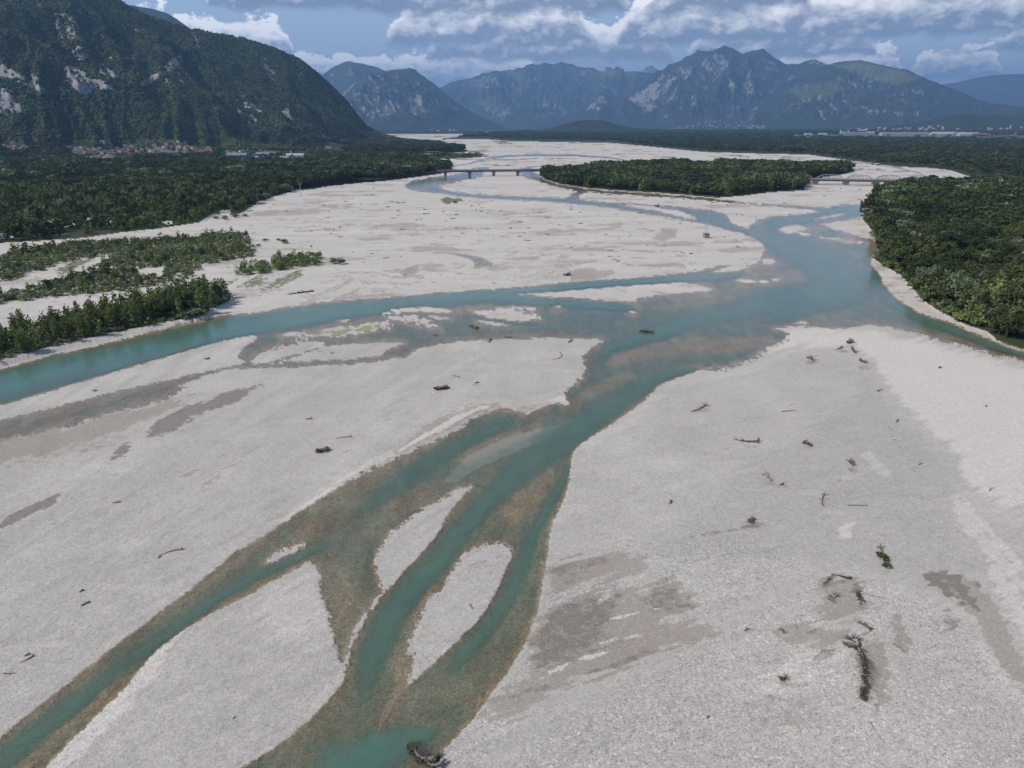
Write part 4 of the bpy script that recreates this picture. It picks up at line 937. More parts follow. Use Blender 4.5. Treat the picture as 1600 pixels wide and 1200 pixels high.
build_range('rounded_green_mountain', [(1090,204,13600),(1130,195,13600),(1160,178,13600),(1185,160,13600),(1210,143,13600),(1240,125,13600),(1262,113,13600),(1285,103,13600),(1305,98,13600),(1325,94,13600),(1345,93,13600),(1362,97,13600),(1385,103,13600),(1405,107,13600),(1418,108,13600),(1435,117,13600),(1460,126,13600),
   (1480,133,13600),(1505,144,13600),(1530,156,13600),(1560,163,13600),(1600,168,13600),(1700,175,13600),(1900,178,13600)], [(1090,11600),(1300,11200),(1600,10800),(1900,10800)], 460, 200, M_mid, amp=.32, wave=1200, power=1.05, seed=41, label='rounded green mountain with grassy top behind the factory plain', back=.25,
   rockp=[(.9,[(1382,120),(1394,108),(1396,120),(1386,128)]), (.8,[(1362,116),(1376,124),(1370,124)]), (.6,[(1246,158),(1270,150),(1260,160)]), (.6,[(1172,170),(1182,168),(1178,190),(1170,190)]), (.5,[(1190,150),(1200,148),(1196,160)])], meadowp=[(.9,[(1300,103),(1345,96),(1410,110),(1440,122),(1400,132),(1360,122),(1330,112)]), (.5,[(1230,140),(1300,125),(1330,140),(1260,160)])])
build_range('right_far_blue_hills', [(1380,160,24000),(1440,135,24000),(1470,131,24000),(1495,128,24000),(1520,122,24000),(1545,118,24000),(1570,116,24000),(1600,115.5,24000),(1650,118,24000),(1760,112,24000),(1900,120,24000),(2600,120,24000)], [(1380,19000),(2600,19000)], 160, 60, M_mid, amp=.2, wave=2500, seed=47, label='flat topped blue hills at the right horizon', back=.15)
build_range('low_right_foothills', [(1380,200,10900),(1440,190,10900),(1480,182,10900),(1510,177,10900),(1540,180,10900),(1580,178,10900),(1620,172,10900),(1700,168,10900),(1900,160,10900),(2600,150,10900)], [(1380,9700),(2600,9700)], 160, 50, M_mid, amp=.2, wave=900, seed=52, label='low dark wooded foothills behind the right plain', back=.15)
build_range('river_knoll', [(800,206,8200),(835,204.5,8200),(860,200,8200),(880,194,8200),(895,190,8200),(910,188,8200),(930,187,8200),(945,188.5,8200),(962,194,8200),(985,199,8200),(1020,202,8200),(1080,205,8200)], [(800,7300),(1080,7300)], 160, 60, M_mid, amp=.12, wave=420, power=.8, seed=55, label='low wooded knoll rising from the plain beside the upper river', back=.12)
build_range('far_plain_rise', [(540,205,9000),(600,204,9000),(700,203.5,9000),(760,205,9000)], [(540,8300),(760,8300)], 60, 20, M_mid, amp=.1, wave=400, seed=58, label='low wooded terrace at the foot of the conical mountain', back=.1)
# ------------------------------------------------------------------ haze
hm, g = new_mat('valley_haze')
pv = g.n('ShaderNodeVolumePrincipled')
g.put(pv.inputs['Color'], HAZE_COLOR); pv.inputs['Density'].default_value = HAZE_DENSITY
pv.inputs['Anisotropy'].default_value = 0.15
o_ = g.n('ShaderNodeOutputMaterial'); g.t.links.new(pv.outputs[0], o_.inputs['Volume'])
hb_ = MB().box(-60000, 60000, -16000, 50000, -12, 3150)
haze = hb_.build('haze', hm)
tag(haze, 'thin blue summer haze filling the valley air', kind='stuff')
# ------------------------------------------------------------------ leaves, bark
def leaf_mat(name, a, b, rough=.75, spread=.35):
    m, g = new_mat(name)
    pos = g.n('ShaderNodeNewGeometry').outputs['Position']
    rnd = g.n('ShaderNodeObjectInfo').outputs['Random']
    lf = g.attr('a_leaf')
    n = g.noise(pos, .55, 3, .6)
    big = g.noise(pos, .012, 3, .6)
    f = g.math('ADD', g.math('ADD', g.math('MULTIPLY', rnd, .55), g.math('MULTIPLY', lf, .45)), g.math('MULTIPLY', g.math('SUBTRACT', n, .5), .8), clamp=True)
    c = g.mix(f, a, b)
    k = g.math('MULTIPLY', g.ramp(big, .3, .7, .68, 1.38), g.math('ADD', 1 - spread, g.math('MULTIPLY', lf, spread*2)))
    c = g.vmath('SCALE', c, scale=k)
    d1 = g.n('ShaderNodeBsdfDiffuse'); g.put(d1.inputs[0], c)
    t1 = g.n('ShaderNodeBsdfTranslucent'); g.put(t1.inputs[0], g.vmath('MULTIPLY', c, (1.0, 1.15, .55)))
    mx_ = g.n('ShaderNodeMixShader'); mx_.inputs[0].default_value = .22
    g.t.links.new(d1.outputs[0], mx_.inputs[1]); g.t.links.new(t1.outputs[0], mx_.inputs[2])
    finish(g, mx_.outputs[0]); return m
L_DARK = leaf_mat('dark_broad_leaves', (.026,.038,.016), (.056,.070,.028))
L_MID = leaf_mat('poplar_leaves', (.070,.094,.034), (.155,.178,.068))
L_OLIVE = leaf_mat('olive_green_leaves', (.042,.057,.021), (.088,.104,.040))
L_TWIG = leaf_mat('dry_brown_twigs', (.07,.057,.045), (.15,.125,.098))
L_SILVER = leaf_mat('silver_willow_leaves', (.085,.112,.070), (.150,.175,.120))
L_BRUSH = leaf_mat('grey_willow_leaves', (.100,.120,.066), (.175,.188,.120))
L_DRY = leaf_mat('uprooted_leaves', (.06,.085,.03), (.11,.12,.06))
BARK = plain_mat('bark', (.085,.070,.055), .95, .3, 4)
DEADWOOD = plain_mat('bleached_driftwood', (.24,.205,.17), .9, .4, 3)
DARKWOOD = plain_mat('dark_driftwood', (.125,.103,.086), .9, .4, 3)

rng = np.random.RandomState(11)
def leaf_cloud(lobes, n, size, rr=None, flat=.0, inner=.55):
    """lobes (x, y, z, rx, ry, rz); n leaf clump faces spread in their shells"""
    rr = rr or rng
    L = np.array(lobes, float)
    wgt = (L[:,3]*L[:,4]*L[:,5])**(2/3); wgt /= wgt.sum()
    k = rr.choice(len(L), n, p=wgt)
    dv = rr.normal(size=(n,3)); dv /= np.linalg.norm(dv, axis=1)[:,None]
    low = dv[:,2] < -.35
    dv[low,2] *= -.4
    rad = inner + (1.08-inner)*rr.rand(n)**.45
    c = L[k,:3] + dv*L[k,3:6]*rad[:,None]
    nrm = dv*.75 + rr.normal(size=(n,3))*.55; nrm[:,2] += flat
    nrm /= np.linalg.norm(nrm, axis=1)[:,None]
    a = np.cross(nrm, rr.normal(size=(n,3))); a /= np.linalg.norm(a, axis=1)[:,None]
    b = np.cross(nrm, a)
    s = size*(.6+.8*rr.rand(n))[:,None]
    e = (.55+.5*rr.rand(n))[:,None]
    q = np.stack([c-a*s, c-b*s*e, c+a*s*1.0, c+b*s*e], 1)
    q += rr.normal(size=q.shape)*size*.12
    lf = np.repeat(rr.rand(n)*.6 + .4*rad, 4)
    return q.reshape(-1,3), lf
def cloud_mesh(name, lobes, n, size, mat, seed, flat=0.0, inner=.55):
    r_ = np.random.RandomState(seed)
    V_, lf = leaf_cloud(lobes, n, size, r_, flat, inner)
    me = bpy.data.meshes.new(name)
    me.vertices.add(len(V_)); me.vertices.foreach_set('co', V_.astype(np.float32).ravel())
    nf = len(V_)//4
    me.loops.add(nf*4); me.loops.foreach_set('vertex_index', np.arange(nf*4, dtype=np.int32))
    me.polygons.add(nf); me.polygons.foreach_set('loop_start', np.arange(0, nf*4, 4, dtype=np.int32)); me.polygons.foreach_set('loop_total', np.full(nf, 4, np.int32))
    me.materials.append(mat); me.update()
    a = me.attributes.new('a_leaf', 'FLOAT', 'POINT'); a.data.foreach_set('value', lf.astype(np.float32))
    return me
def lobes_broad(seed, h=1.0, w=.42):
    r_ = random.Random(seed); out = [(0, 0, .58*h, w*.78, w*.78, .34*h)]
    for i in range(11):
        a = i*2.4 + r_.random(); q = w*(.35+.42*r_.random()); z = h*(.38+.5*r_.random())
        k = w*(.30+.22*r_.random())
        out.append((math.cos(a)*q, math.sin(a)*q, z, k, k, k*1.0))
    return out
def lobes_poplar(seed, h=1.0, w=.17):
    r_ = random.Random(seed); out = []
    for i in range(11):
        z = .16 + .78*i/10.; k = w*(1.15 - .85*abs(z-.42)**.9)*(.7+.5*r_.random()); a = r_.random()*6.3; q = w*.35*r_.random()
        out.append((math.cos(a)*q, math.sin(a)*q, z*h, k, k, .10*h))
    return out
def lobes_spindle(seed, h=1.0, w=.24):
    """several pointed leaders, a young poplar or alder"""
    r_ = random.Random(seed); out = []
    for j in range(5):
        a = j*1.26 + r_.random(); q = w*.55*(0 if j == 0 else 1)*(.6+.5*r_.random()); top = h*(1.0 if j == 0 else .62+.3*r_.random())
        for i in range(5):
            z = .12 + (top-.12)*i/4.; k = w*(.70-.34*i/4.)*(.8+.4*r_.random())
            out.append((math.cos(a)*q, math.sin(a)*q, z, k, k, .12*h))
    return out
def lobes_shrub(seed, h=1.0, w=.62):
    r_ = random.Random(seed); out = []
    for i in range(9):
        a = r_.random()*6.3; q = w*.7*r_.random(); k = .24 + .2*r_.random()
        out.append((math.cos(a)*q, math.sin(a)*q, k*.8 + .45*r_.random()*(1-q/w), k, k, k*.85))
    return out
def trunk_mesh(name, seed, top=.75, r0=.02, lean=.03, limbs=5, spread=.25):
    r_ = random.Random(seed); m = MB()
    lx, ly = (r_.random()-.5)*lean*2, (r_.random()-.5)*lean*2
    m.tube([(0,0,-.05),(lx*.3,ly*.3,top*.35),(lx,ly,top*.7),(lx*1.3,ly*1.3,top)], [r0*1.25, r0*.9, r0*.6, r0*.22], 6)
    for i in range(limbs):
        a = i*6.28/limbs + r_.random(); z = top*(.35+.5*r_.random())
        m.tube([(lx*z,ly*z,z),(math.cos(a)*spread*.5,math.sin(a)*spread*.5,z+.10),(math.cos(a)*spread,math.sin(a)*spread,z+.22)], [r0*.45, r0*.3, r0*.1], 4)
    me = bpy.data.meshes.new(name); me.from_pydata(m.v, [], m.f); me.materials.append(BARK); me.update(); return me
# every tree mesh is one metre high and is scaled to its own height
KINDS = {
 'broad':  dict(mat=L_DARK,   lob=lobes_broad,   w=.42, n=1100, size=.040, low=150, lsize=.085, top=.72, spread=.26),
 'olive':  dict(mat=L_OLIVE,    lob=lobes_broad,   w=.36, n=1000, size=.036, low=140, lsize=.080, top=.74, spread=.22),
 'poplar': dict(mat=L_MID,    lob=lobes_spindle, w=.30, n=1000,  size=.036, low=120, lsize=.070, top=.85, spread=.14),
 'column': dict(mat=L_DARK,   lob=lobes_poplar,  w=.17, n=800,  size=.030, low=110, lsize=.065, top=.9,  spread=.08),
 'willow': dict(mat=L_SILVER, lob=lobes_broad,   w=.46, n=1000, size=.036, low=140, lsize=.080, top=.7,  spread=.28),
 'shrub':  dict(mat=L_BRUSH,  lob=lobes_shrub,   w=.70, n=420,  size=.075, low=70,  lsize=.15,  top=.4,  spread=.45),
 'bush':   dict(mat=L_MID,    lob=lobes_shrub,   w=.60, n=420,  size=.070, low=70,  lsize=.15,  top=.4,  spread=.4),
}
KNAME = list(KINDS)
NEAR = {}; LOWCOL = bpy.data.collections.new('woodland_models')
low_names = []
for ki, (kn, kd) in enumerate(KINDS.items()):
    NEAR[kn] = []
    for j in range(3):
        sd = 100*ki + j*7 + 1
        lob = kd['lob'](sd, 1.0, kd['w'])
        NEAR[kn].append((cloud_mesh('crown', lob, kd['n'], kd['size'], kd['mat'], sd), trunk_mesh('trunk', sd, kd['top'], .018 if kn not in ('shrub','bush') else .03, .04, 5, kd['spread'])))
    for j in range(3):
        sd = 100*ki + j*7 + 50
        lob = kd['lob'](sd, 1.0, kd['w'])
        me = cloud_mesh('low_crown', lob, kd['low'], kd['lsize'], kd['mat'], sd)
        o = bpy.data.objects.new('m%02d_%s' % (ki*3+j, kn), me); LOWCOL.objects.link(o); low_names.append(o.name)

def scatter_poly(poly, cell_px=None, spacing=8.0, jitter=.45, seed=0, ylim=(0, 9000), minpx=1.0, inside=0.0, exclude=(), xlim=7000, rowf=1.0):
    """jittered grid on the ground inside a surveyed outline; spacing grows with distance so that nothing is finer than a pixel or so"""
    r_ = np.random.RandomState(seed)
    P = np.array(poly, float)
    us, vs_ = P[:,0], P[:,1]
    pts = []
    y0 = max(ground_at(800, vs_.max())[1], ylim[0]); y1 = min(ground_at(800, max(vs_.min(), HORIZON+4))[1], ylim[1])
    y = y0
    while y < y1:
        sp = max(spacing, minpx*y/F)
        dep = y*CP + CAM_H*SP
        xa = max((us.min()-800)/F*dep, -xlim); xb = min((us.max()-800)/F*dep, xlim)
        n = max(int((xb-xa)/sp), 1)
        xs = xa + (np.arange(n) + .5 + (r_.rand(n)-.5)*2*jitter)*sp + (r_.rand()-.5)*sp
        ys = y + (r_.rand(n)-.5)*2*jitter*sp*rowf
        pts.append(np.stack([xs, ys], 1)); y += sp*rowf
    if not pts: return np.zeros((0,2))
    Q = np.concatenate(pts)
    u, v = project(Q[:,0], Q[:,1], np.zeros(len(Q)))
    k = poly_sdf(poly, u, v, 10) > inside
    for ex in exclude: k &= poly_sdf(ex, u, v, 10) < 0
    return Q[k]
TREES = []   # x, y, height, kind, zone, width factor
def add_trees(Q, hfun, kinds, weights, zone, seed=0, wf=(.85, 1.2)):
    r_ = np.random.RandomState(seed)
    if len(Q) == 0: return
    x, y = Q[:,0], Q[:,1]
    big = fbm(x/90, y/90, 3, seed+3); sm = fbm(x/28, y/28, 2, seed+6)
    kk = r_.rand(len(Q)); cum = np.cumsum(weights)/np.sum(weights)
    ksel = np.clip(.45*kk + .55*np.clip(.5+.9*sm+.7*big+.35*(kk-.5), 0, .999), 0, .999)
    ki = np.searchsorted(cum, ksel)
    if zone in ('left', 'left_far', 'right', 'right_far', 'isle', 'plain'):
        hole = fbm(x/45, y/45, 3, seed+13)
    else: hole = np.zeros(len(x))
    h = hfun(x, y, big, r_.rand(len(Q)))
    for i in range(len(Q)):
        if hole[i] > .42 and kk[i] < .8: continue
        TREES.append((x[i], y[i], h[i], kinds[min(ki[i], len(kinds)-1)], zone, wf[0]+(wf[1]-wf[0])*r_.rand()))
allgaps = WOOD_GAPS
# right bank forest
add_trees(scatter_poly(WOOD_RIGHT, spacing=8.6, seed=1, ylim=(0, 560), xlim=760, inside=1.5), lambda x,y,b,r: 11 + 6*b + 7*r**1.5, ['broad','olive','poplar','willow','column','bush'], [5,3.2,2,1.3,.8,.8], 'right', 5)
add_trees(scatter_poly(WOOD_RIGHT, spacing=8.5, seed=2, ylim=(560, 1400), xlim=1500, inside=1.0), lambda x,y,b,r: 12 + 7*b + 8*r**1.5, ['broad','olive','willow','column'], [6,2.6,1.0,1.0], 'right_far', 6)
# bushy skirt along the right bank
_q = scatter_poly(WOOD_RIGHT, spacing=3.8, seed=41, ylim=(300, 700), xlim=520, inside=-.6)
_u, _v = project(_q[:,0], _q[:,1], np.zeros(len(_q))); _q = _q[poly_sdf(WOOD_RIGHT, _u, _v, 20) < 9]
add_trees(_q, lambda x,y,b,r: 2.5 + 4.5*r, ['bush','olive','poplar','shrub'], [4,3,2,1.2], 'right', 42, (.9,1.3))
# island wood
add_trees(scatter_poly(WOOD_ISLE, spacing=9.5, seed=3, inside=.3, minpx=.9, exclude=[[(1075,257),(1115,257),(1120,261),(1076,261)]]), lambda x,y,b,r: 13 + 6*b + 6*r, ['broad','olive','poplar','column','bush'], [6,2.6,1.6,1.2,.6], 'isle', 7, (.9,1.3))
# left woods
add_trees(scatter_poly(WOOD_LEFT, spacing=7.0, seed=4, ylim=(0, 1150), xlim=1500, inside=.5, exclude=allgaps), lambda x,y,b,r: 6.5 + 5*b + 8*r**1.6 + (y-700)*.006, ['olive','poplar','broad','column','shrub'], [3,3.4,2,2.4,1.2], 'left', 8, (.8,1.15))
add_trees(scatter_poly(WOOD_LEFT, spacing=10.5, seed=5, ylim=(1150, 2450), xlim=2600, inside=.3, minpx=.9, exclude=allgaps), lambda x,y,b,r: 11 + 8*b + 10*r**1.6, ['broad','olive','willow','column'], [6.5,3.2,.7,1.0], 'left_far', 9, (.95,1.35))
add_trees(scatter_poly(WOOD_LEFT2, spacing=13, seed=6, inside=.1), lambda x,y,b,r: 17 + 6*b + 7*r, ['broad','olive'], [6,1.5], 'left_far', 10, (.95,1.35))
add_trees(scatter_poly(WOOD_BAR, spacing=15, seed=16, inside=.0), lambda x,y,b,r: 6 + 3*b + 5*r, ['broad','bush'], [3,3], 'left_far', 11)
# woods between village and mountain foot
WOOD_FOOT = [(-900,251),(0,249),(60,248),(110,250),(190,259),(290,256),(400,258),(520,254),(600,253),(645,246),(640,240),(560,244),(520,240),(600,232),(700,229),(690,224),(640,220),(620,217.5),(590,219),(540,222),(500,226),(440,231),(400,234),(-900,238)]
OPEN = [[(0,229),(64,229),(64,247),(0,247)],[(70,230),(114,230),(114,244),(70,244)],[(114,226),(212,226),(212,252),(184,255),(134,256),(114,249)],[(200,226),(338,226),(338,246),(200,247)],[(346,236),(478,236),(492,252),(440,256),(400,256),(340,254)],[(500,229),(550,229),(550,241),(500,238)]]
add_trees(scatter_poly(WOOD_FOOT, spacing=12.5, seed=36, ylim=(2000, 5200), xlim=4200, exclude=OPEN), lambda x,y,b,r: 11 + 7*b + 8*r, ['broad','olive','willow'], [6.5,2.6,.8], 'left_far', 39, (1.0,1.5))
for o_ in OPEN[:5]: add_trees(scatter_poly(o_, spacing=42, seed=37, ylim=(1800, 3800), xlim=3200), lambda x,y,b,r: 6 + 6*r, ['broad','olive'], [4,2], 'left_far', 40, (1.0,1.5))
LOWWOOD = [(330,236),(440,231),(500,226),(560,221),(600,219),(560,232),(500,237),(420,240)]
def foot_band(u0, u1, d0, d1, sp, seed):
    r_ = np.random.RandomState(seed); a0, a1 = az_el(u0, 240)[0], az_el(u1, 240)[0]
    n = int((a1-a0)*(d1+d0)/2*(d1-d0)/sp**2)
    a = a0 + (a1-a0)*r_.rand(n); dd = np.sqrt(d0*d0 + (d1*d1-d0*d0)*r_.rand(n))
    return a, dd
add_trees(scatter_poly(WOOD_FAR, spacing=20, seed=7, ylim=(1400, 4200), xlim=5200, minpx=2.6, rowf=1.5), lambda x,y,b,r: (13 + 5*b + 6*r)*np.maximum(1, y/3400), ['broad','olive','column'], [6,2,1], 'plain', 12, (1.2,1.8))
add_trees(scatter_poly(WOOD_FAR, spacing=38, seed=8, ylim=(4200, 11500), xlim=11000, minpx=3.4, rowf=2.4, exclude=[FIELD_FAR]), lambda x,y,b,r: (14 + 5*b + 7*r)*np.clip(y/4500, 1, 1.7), ['broad','olive'], [6,1.6], 'plain', 13, (1.6,2.6))
add_trees(scatter_poly(FIELD_FAR, spacing=330, seed=9, ylim=(3000, 9000), xlim=9000), lambda x,y,b,r: 18 + 10*r, ['broad','column'], [6,2], 'plain', 14, (1.4,2.6))
# gravel bars: brush and young poplars
add_trees(scatter_poly(BRUSH[0], spacing=5.8, seed=10, xlim=620, inside=1.0, exclude=LANES), lambda x,y,b,r: 1.7 + 1.2*(b+.4) + 2.2*r + 3.0*np.clip((-x-230)/350,0,1), ['shrub','bush','shrub','poplar','shrub','bush'], [4,2,3,1.0,3,1.5], 'brush', 15, (.9,1.35))
add_trees(scatter_poly(BRUSH[0], spacing=13, seed=18, xlim=620, inside=2.0, exclude=LANES), lambda x,y,b,r: 5.0 + 2*b + 4*r, ['poplar','olive','poplar'], [4,1,2], 'brushtree', 25, (.8,1.1))
add_trees(scatter_poly(STRIP, spacing=3.6, seed=11, xlim=420, inside=.3), lambda x,y,b,r: 1.8 + 1.4*r, ['shrub','bush'], [4,3], 'strip_low', 16, (.9,1.3))
add_trees(scatter_poly(STRIP, spacing=6.0, seed=12, xlim=420, inside=1.6), lambda x,y,b,r: 6.0 + 3.5*(b) + 5.5*r, ['poplar','column','poplar','olive'], [5,1.2,4,1], 'strip', 17, (.75,1.05))
add_trees(scatter_poly(CLUMP, spacing=6.0, seed=13, inside=.6), lambda x,y,b,r: 3.5 + 2*b + 4.5*r, ['poplar','bush','poplar','olive'], [4,2,3,2], 'clump', 18, (.9,1.3))
def single(u, v, h, kind, zone, wf_=1.0):
    x, y = ground_at(u, v); TREES.append((x, y, h, kind, zone, wf_))
for u, v, h, kd, wf_ in [(281,493,16,'poplar',1.35),(272,490,13,'poplar',1.2),(262,492,11,'poplar',1.1),(300,500,6.0,'shrub',1.5),(308,494,5.5,'shrub',1.5),(290,502,5,'shrub',1.3),(330,482,6.5,'shrub',1.4),(342,478,7.0,'shrub',1.3),(350,474,6.0,'shrub',1.4),(318,478,6.5,'olive',1.2),
      (303,472,6.5,'olive',1.1),(322,492,5,'shrub',1.4),(240,503,12,'poplar',1.1),(214,505,9,'poplar',1.),(176,512,11,'poplar',1.),(150,520,10,'poplar',1.),(104,532,9,'poplar',1.),(60,540,8,'poplar',1.),(28,552,8,'olive',1.),(45,402,13,'poplar',1.7),(24,398,10,'poplar',1.4),(72,402,9,'poplar',1.3)]:
    single(u, v, h, kd, 'strip' if v > 460 else 'brushtree', wf_)
for u, v, h, kd, wf_, zn in [(415,377,3.2,'shrub',1.4,'lone'),(444,380,4.6,'shrub',1.3,'lone'),(436,376,2.6,'shrub',1.2,'lone'),(403,385,2.6,'shrub',1.5,'lone'),(521,412,5.2,'bush',1.2,'lone'),(533,413,5.6,'bush',1.2,'lone'),(437,405,6.5,'poplar',1.3,'lone'),
      (711,318,4.8,'bush',1.1,'lone'),(398,392,2.2,'shrub',1.2,'lone'),(486,386,1.6,'bush',1.4,'lone'),(338,342,4,'shrub',1.5,'lone'),(352,343,5,'shrub',1.5,'lone'),(368,340,5,'shrub',1.4,'lone'),(384,338,3.4,'shrub',1.5,'lone')]:
    single(u, v, h, kd, zn, wf_)

T_x = np.array([t[0] for t in TREES]); T_y = np.array([t[1] for t in TREES]); T_h = np.array([t[2] for t in TREES])
T_z = ground_z(T_x, T_y) - .05
_z, _r, _t = m1_h(np.arctan2(T_x, T_y), np.hypot(T_x, T_y)); T_z = np.where((_t > -.03) & (T_y > 2000) & (T_x < 0), np.maximum(T_z, _z), T_z)
T_u, T_v = project(T_x, T_y, T_z + T_h*.5)
inview = (T_u > -10) & (T_u < 1610) & (T_v > 0) & (T_v < 1210)
size_px = F*T_h/np.sqrt(T_x**2 + T_y**2 + CAM_H**2)
isshrub = np.array([t[3] in ('shrub', 'bush') for t in TREES])
print('plants', len(TREES), 'shrubs', isshrub.sum())
indiv = np.zeros(len(TREES), bool)
lone = np.array([t[4] == 'lone' for t in TREES])
for sel in (isshrub, ~isshrub):
    cand = np.where(sel & inview)[0]
    sc = size_px[cand] + 1000*lone[cand]
    indiv[cand[np.argsort(-sc)[:298]]] = True
ZONE = {
 'right': ('tree in the dense wood on the right river bank', 'trees of the right bank wood'),
 'right_far': ('tree far back in the wood on the right river bank', 'trees of the right bank wood, far part'),
 'isle': ('tree in the long wood between the two bridges', 'trees of the wood between the bridges'),
 'left': ('tree at the gravel edge of the big left riverside wood', 'trees of the left riverside wood'),
 'left_far': ('tree deep inside the big left riverside wood', 'trees of the left riverside wood, far part'),
 'brush': ('on the scrubby gravel bar at the left, behind the river strip', 'scrub of the left gravel bars'),
 'brushtree': ('young tree standing above the grey scrub of the left gravel bar', 'young trees in the left scrub'),
 'strip_low': ('at the foot of the young poplars along the left cut bank', 'undergrowth bushes of the left cut bank'),
 'strip': ('young tree in the strip along the left cut river bank', 'young trees of the left cut bank'),
 'clump': ('in the small thicket at the right end of the left scrub bar', 'thicket at the end of the left scrub bar'),
 'lone': ('standing alone on the pale gravel near the left scrub', 'lone bushes on the gravel'),
 'plain': ('tree in the flat woods of the far plain', 'trees of the far plain')}
ADJ = {'broad': 'dark green round-crowned', 'olive': 'mid green bushy', 'poplar': 'green pointed', 'column': 'dark slender upright', 'willow': 'silvery pale willow', 'shrub': 'grey-green willow bush', 'bush': 'bright green bush'}
LONE = {(415,377):'flat grey-green bush beside the far edge of the left scrub',(444,380):'dark round bush alone on gravel above the small thicket',(436,376):'low bush touching the round bush above the thicket',(403,385):'low grey bush on gravel between scrub and thicket',
 (521,412):'left one of two round bushes right of the small thicket',(533,413):'right one of two round bushes right of the small thicket',(437,405):'small upright poplar on gravel left of the thicket',(711,318):'round dark bush below the green patch on the wide gravel bar',
 (398,392):'smallest grey bush on the gravel spit of the scrub bar',(486,386):'tiny dark mound bush on gravel right of the road end',(338,342):'leftmost bush of the row at the gravel track mouth',(352,343):'second bush from left at the gravel track mouth',
 (368,340):'third bush from left at the gravel track mouth',(384,338):'rightmost low bush of the row at the gravel track mouth'}
lone_keys = list(LONE)
rr3 = random.Random(5)
for i in np.where(indiv)[0]:
    x, y, h, kn, zn, wf_ = TREES[i]
    cm, tm = NEAR[kn][rr3.randrange(3)]
    nm = {'broad':'broadleaf_tree','olive':'broadleaf_tree','poplar':'poplar_tree','column':'poplar_tree','willow':'willow_tree','shrub':'willow_shrub','bush':'shrub'}[kn]
    ztxt, grp = ZONE[zn]
    if zn == 'lone':
        uu_, vv_ = project(x, y, 0.0)
        key = min(lone_keys, key=lambda k: abs(k[0]-float(uu_)) + abs(k[1]-float(vv_)))
        lab = LONE[key]; grp = None
    else:
        lab = ADJ[kn] + ' ' + (ztxt if kn not in ('shrub','bush') else ztxt.replace('young tree ', '').replace('tree ', ''))
        if zn in ('clump',) and kn not in ('shrub','bush'): lab = ADJ[kn] + ' tree ' + ztxt
    cat = 'bush' if kn in ('shrub','bush') else 'tree'
    if grp:
        uu_, vv_ = float(T_u[i]), float(T_v[i])
        if zn in ('right', 'right_far'):
            sd_ = float(poly_sdf(WOOD_RIGHT, np.array([uu_]), np.array([min(vv_ + size_px[i]*.5, 1190)]), 60)[0])
            where = 'at the upstream tip of the right bank wood' if uu_ < 1410 and vv_ < 345 else 'lining the shore edge of the right bank wood' if sd_ < 14 else 'at the right frame side of the right bank wood' if uu_ > 1530 else 'inside the near half of the right bank wood' if vv_ > 440 else 'inside the upper half of the right bank wood'
        elif zn in ('strip', 'strip_low'):
            where = ('beside the left frame edge' if uu_ < 70 else 'in the left half' if uu_ < 150 else 'in the middle' if uu_ < 230 else 'next to the tallest clump' if uu_ < 300 else 'at the right end') + ' of the cut-bank strip'
        elif zn in ('brush', 'brushtree'):
            where = ('in the left part' if uu_ < 120 else 'in the middle' if uu_ < 260 else 'at the right end') + (' of the lower rows' if vv_ > 425 else ' of the upper rows') + ' of the left scrub bar'
        elif zn == 'isle':
            where = ('at the bridge end' if uu_ < 900 else 'in the left half' if uu_ < 1050 else 'in the right half' if uu_ < 1200 else 'at the truss bridge end') + ' of the long middle wood'
        elif zn == 'left':
            where = ('near the left frame edge' if uu_ < 120 else 'above the gravel track' if uu_ < 310 else 'along the gravel shore') + ' of the big left wood'
        else: where = ztxt
        tall = h > {'right':15,'right_far':15,'strip':10,'brushtree':7,'isle':16,'left':12}.get(zn, 1e9)
        lab = ('tall ' if tall else '') + ADJ[kn] + (' ' if cat == 'bush' or 'tree' in where.split() else ' tree ') + where
        grp = ('bushes ' if cat == 'bush' else 'trees ') + where + ', ' + ('tall ' if tall else '') + ADJ[kn]
    r = thing(nm, lab, cat, (x, y, float(T_z[i])), rr3.random()*6.28, grp)
    r.scale = (h*wf_, h*wf_*(.9+.2*rr3.random()), h)
    c = link(bpy.data.objects.new('crown', cm), r)
    t = link(bpy.data.objects.new('trunk' if cat == 'tree' else 'stem', tm), r)

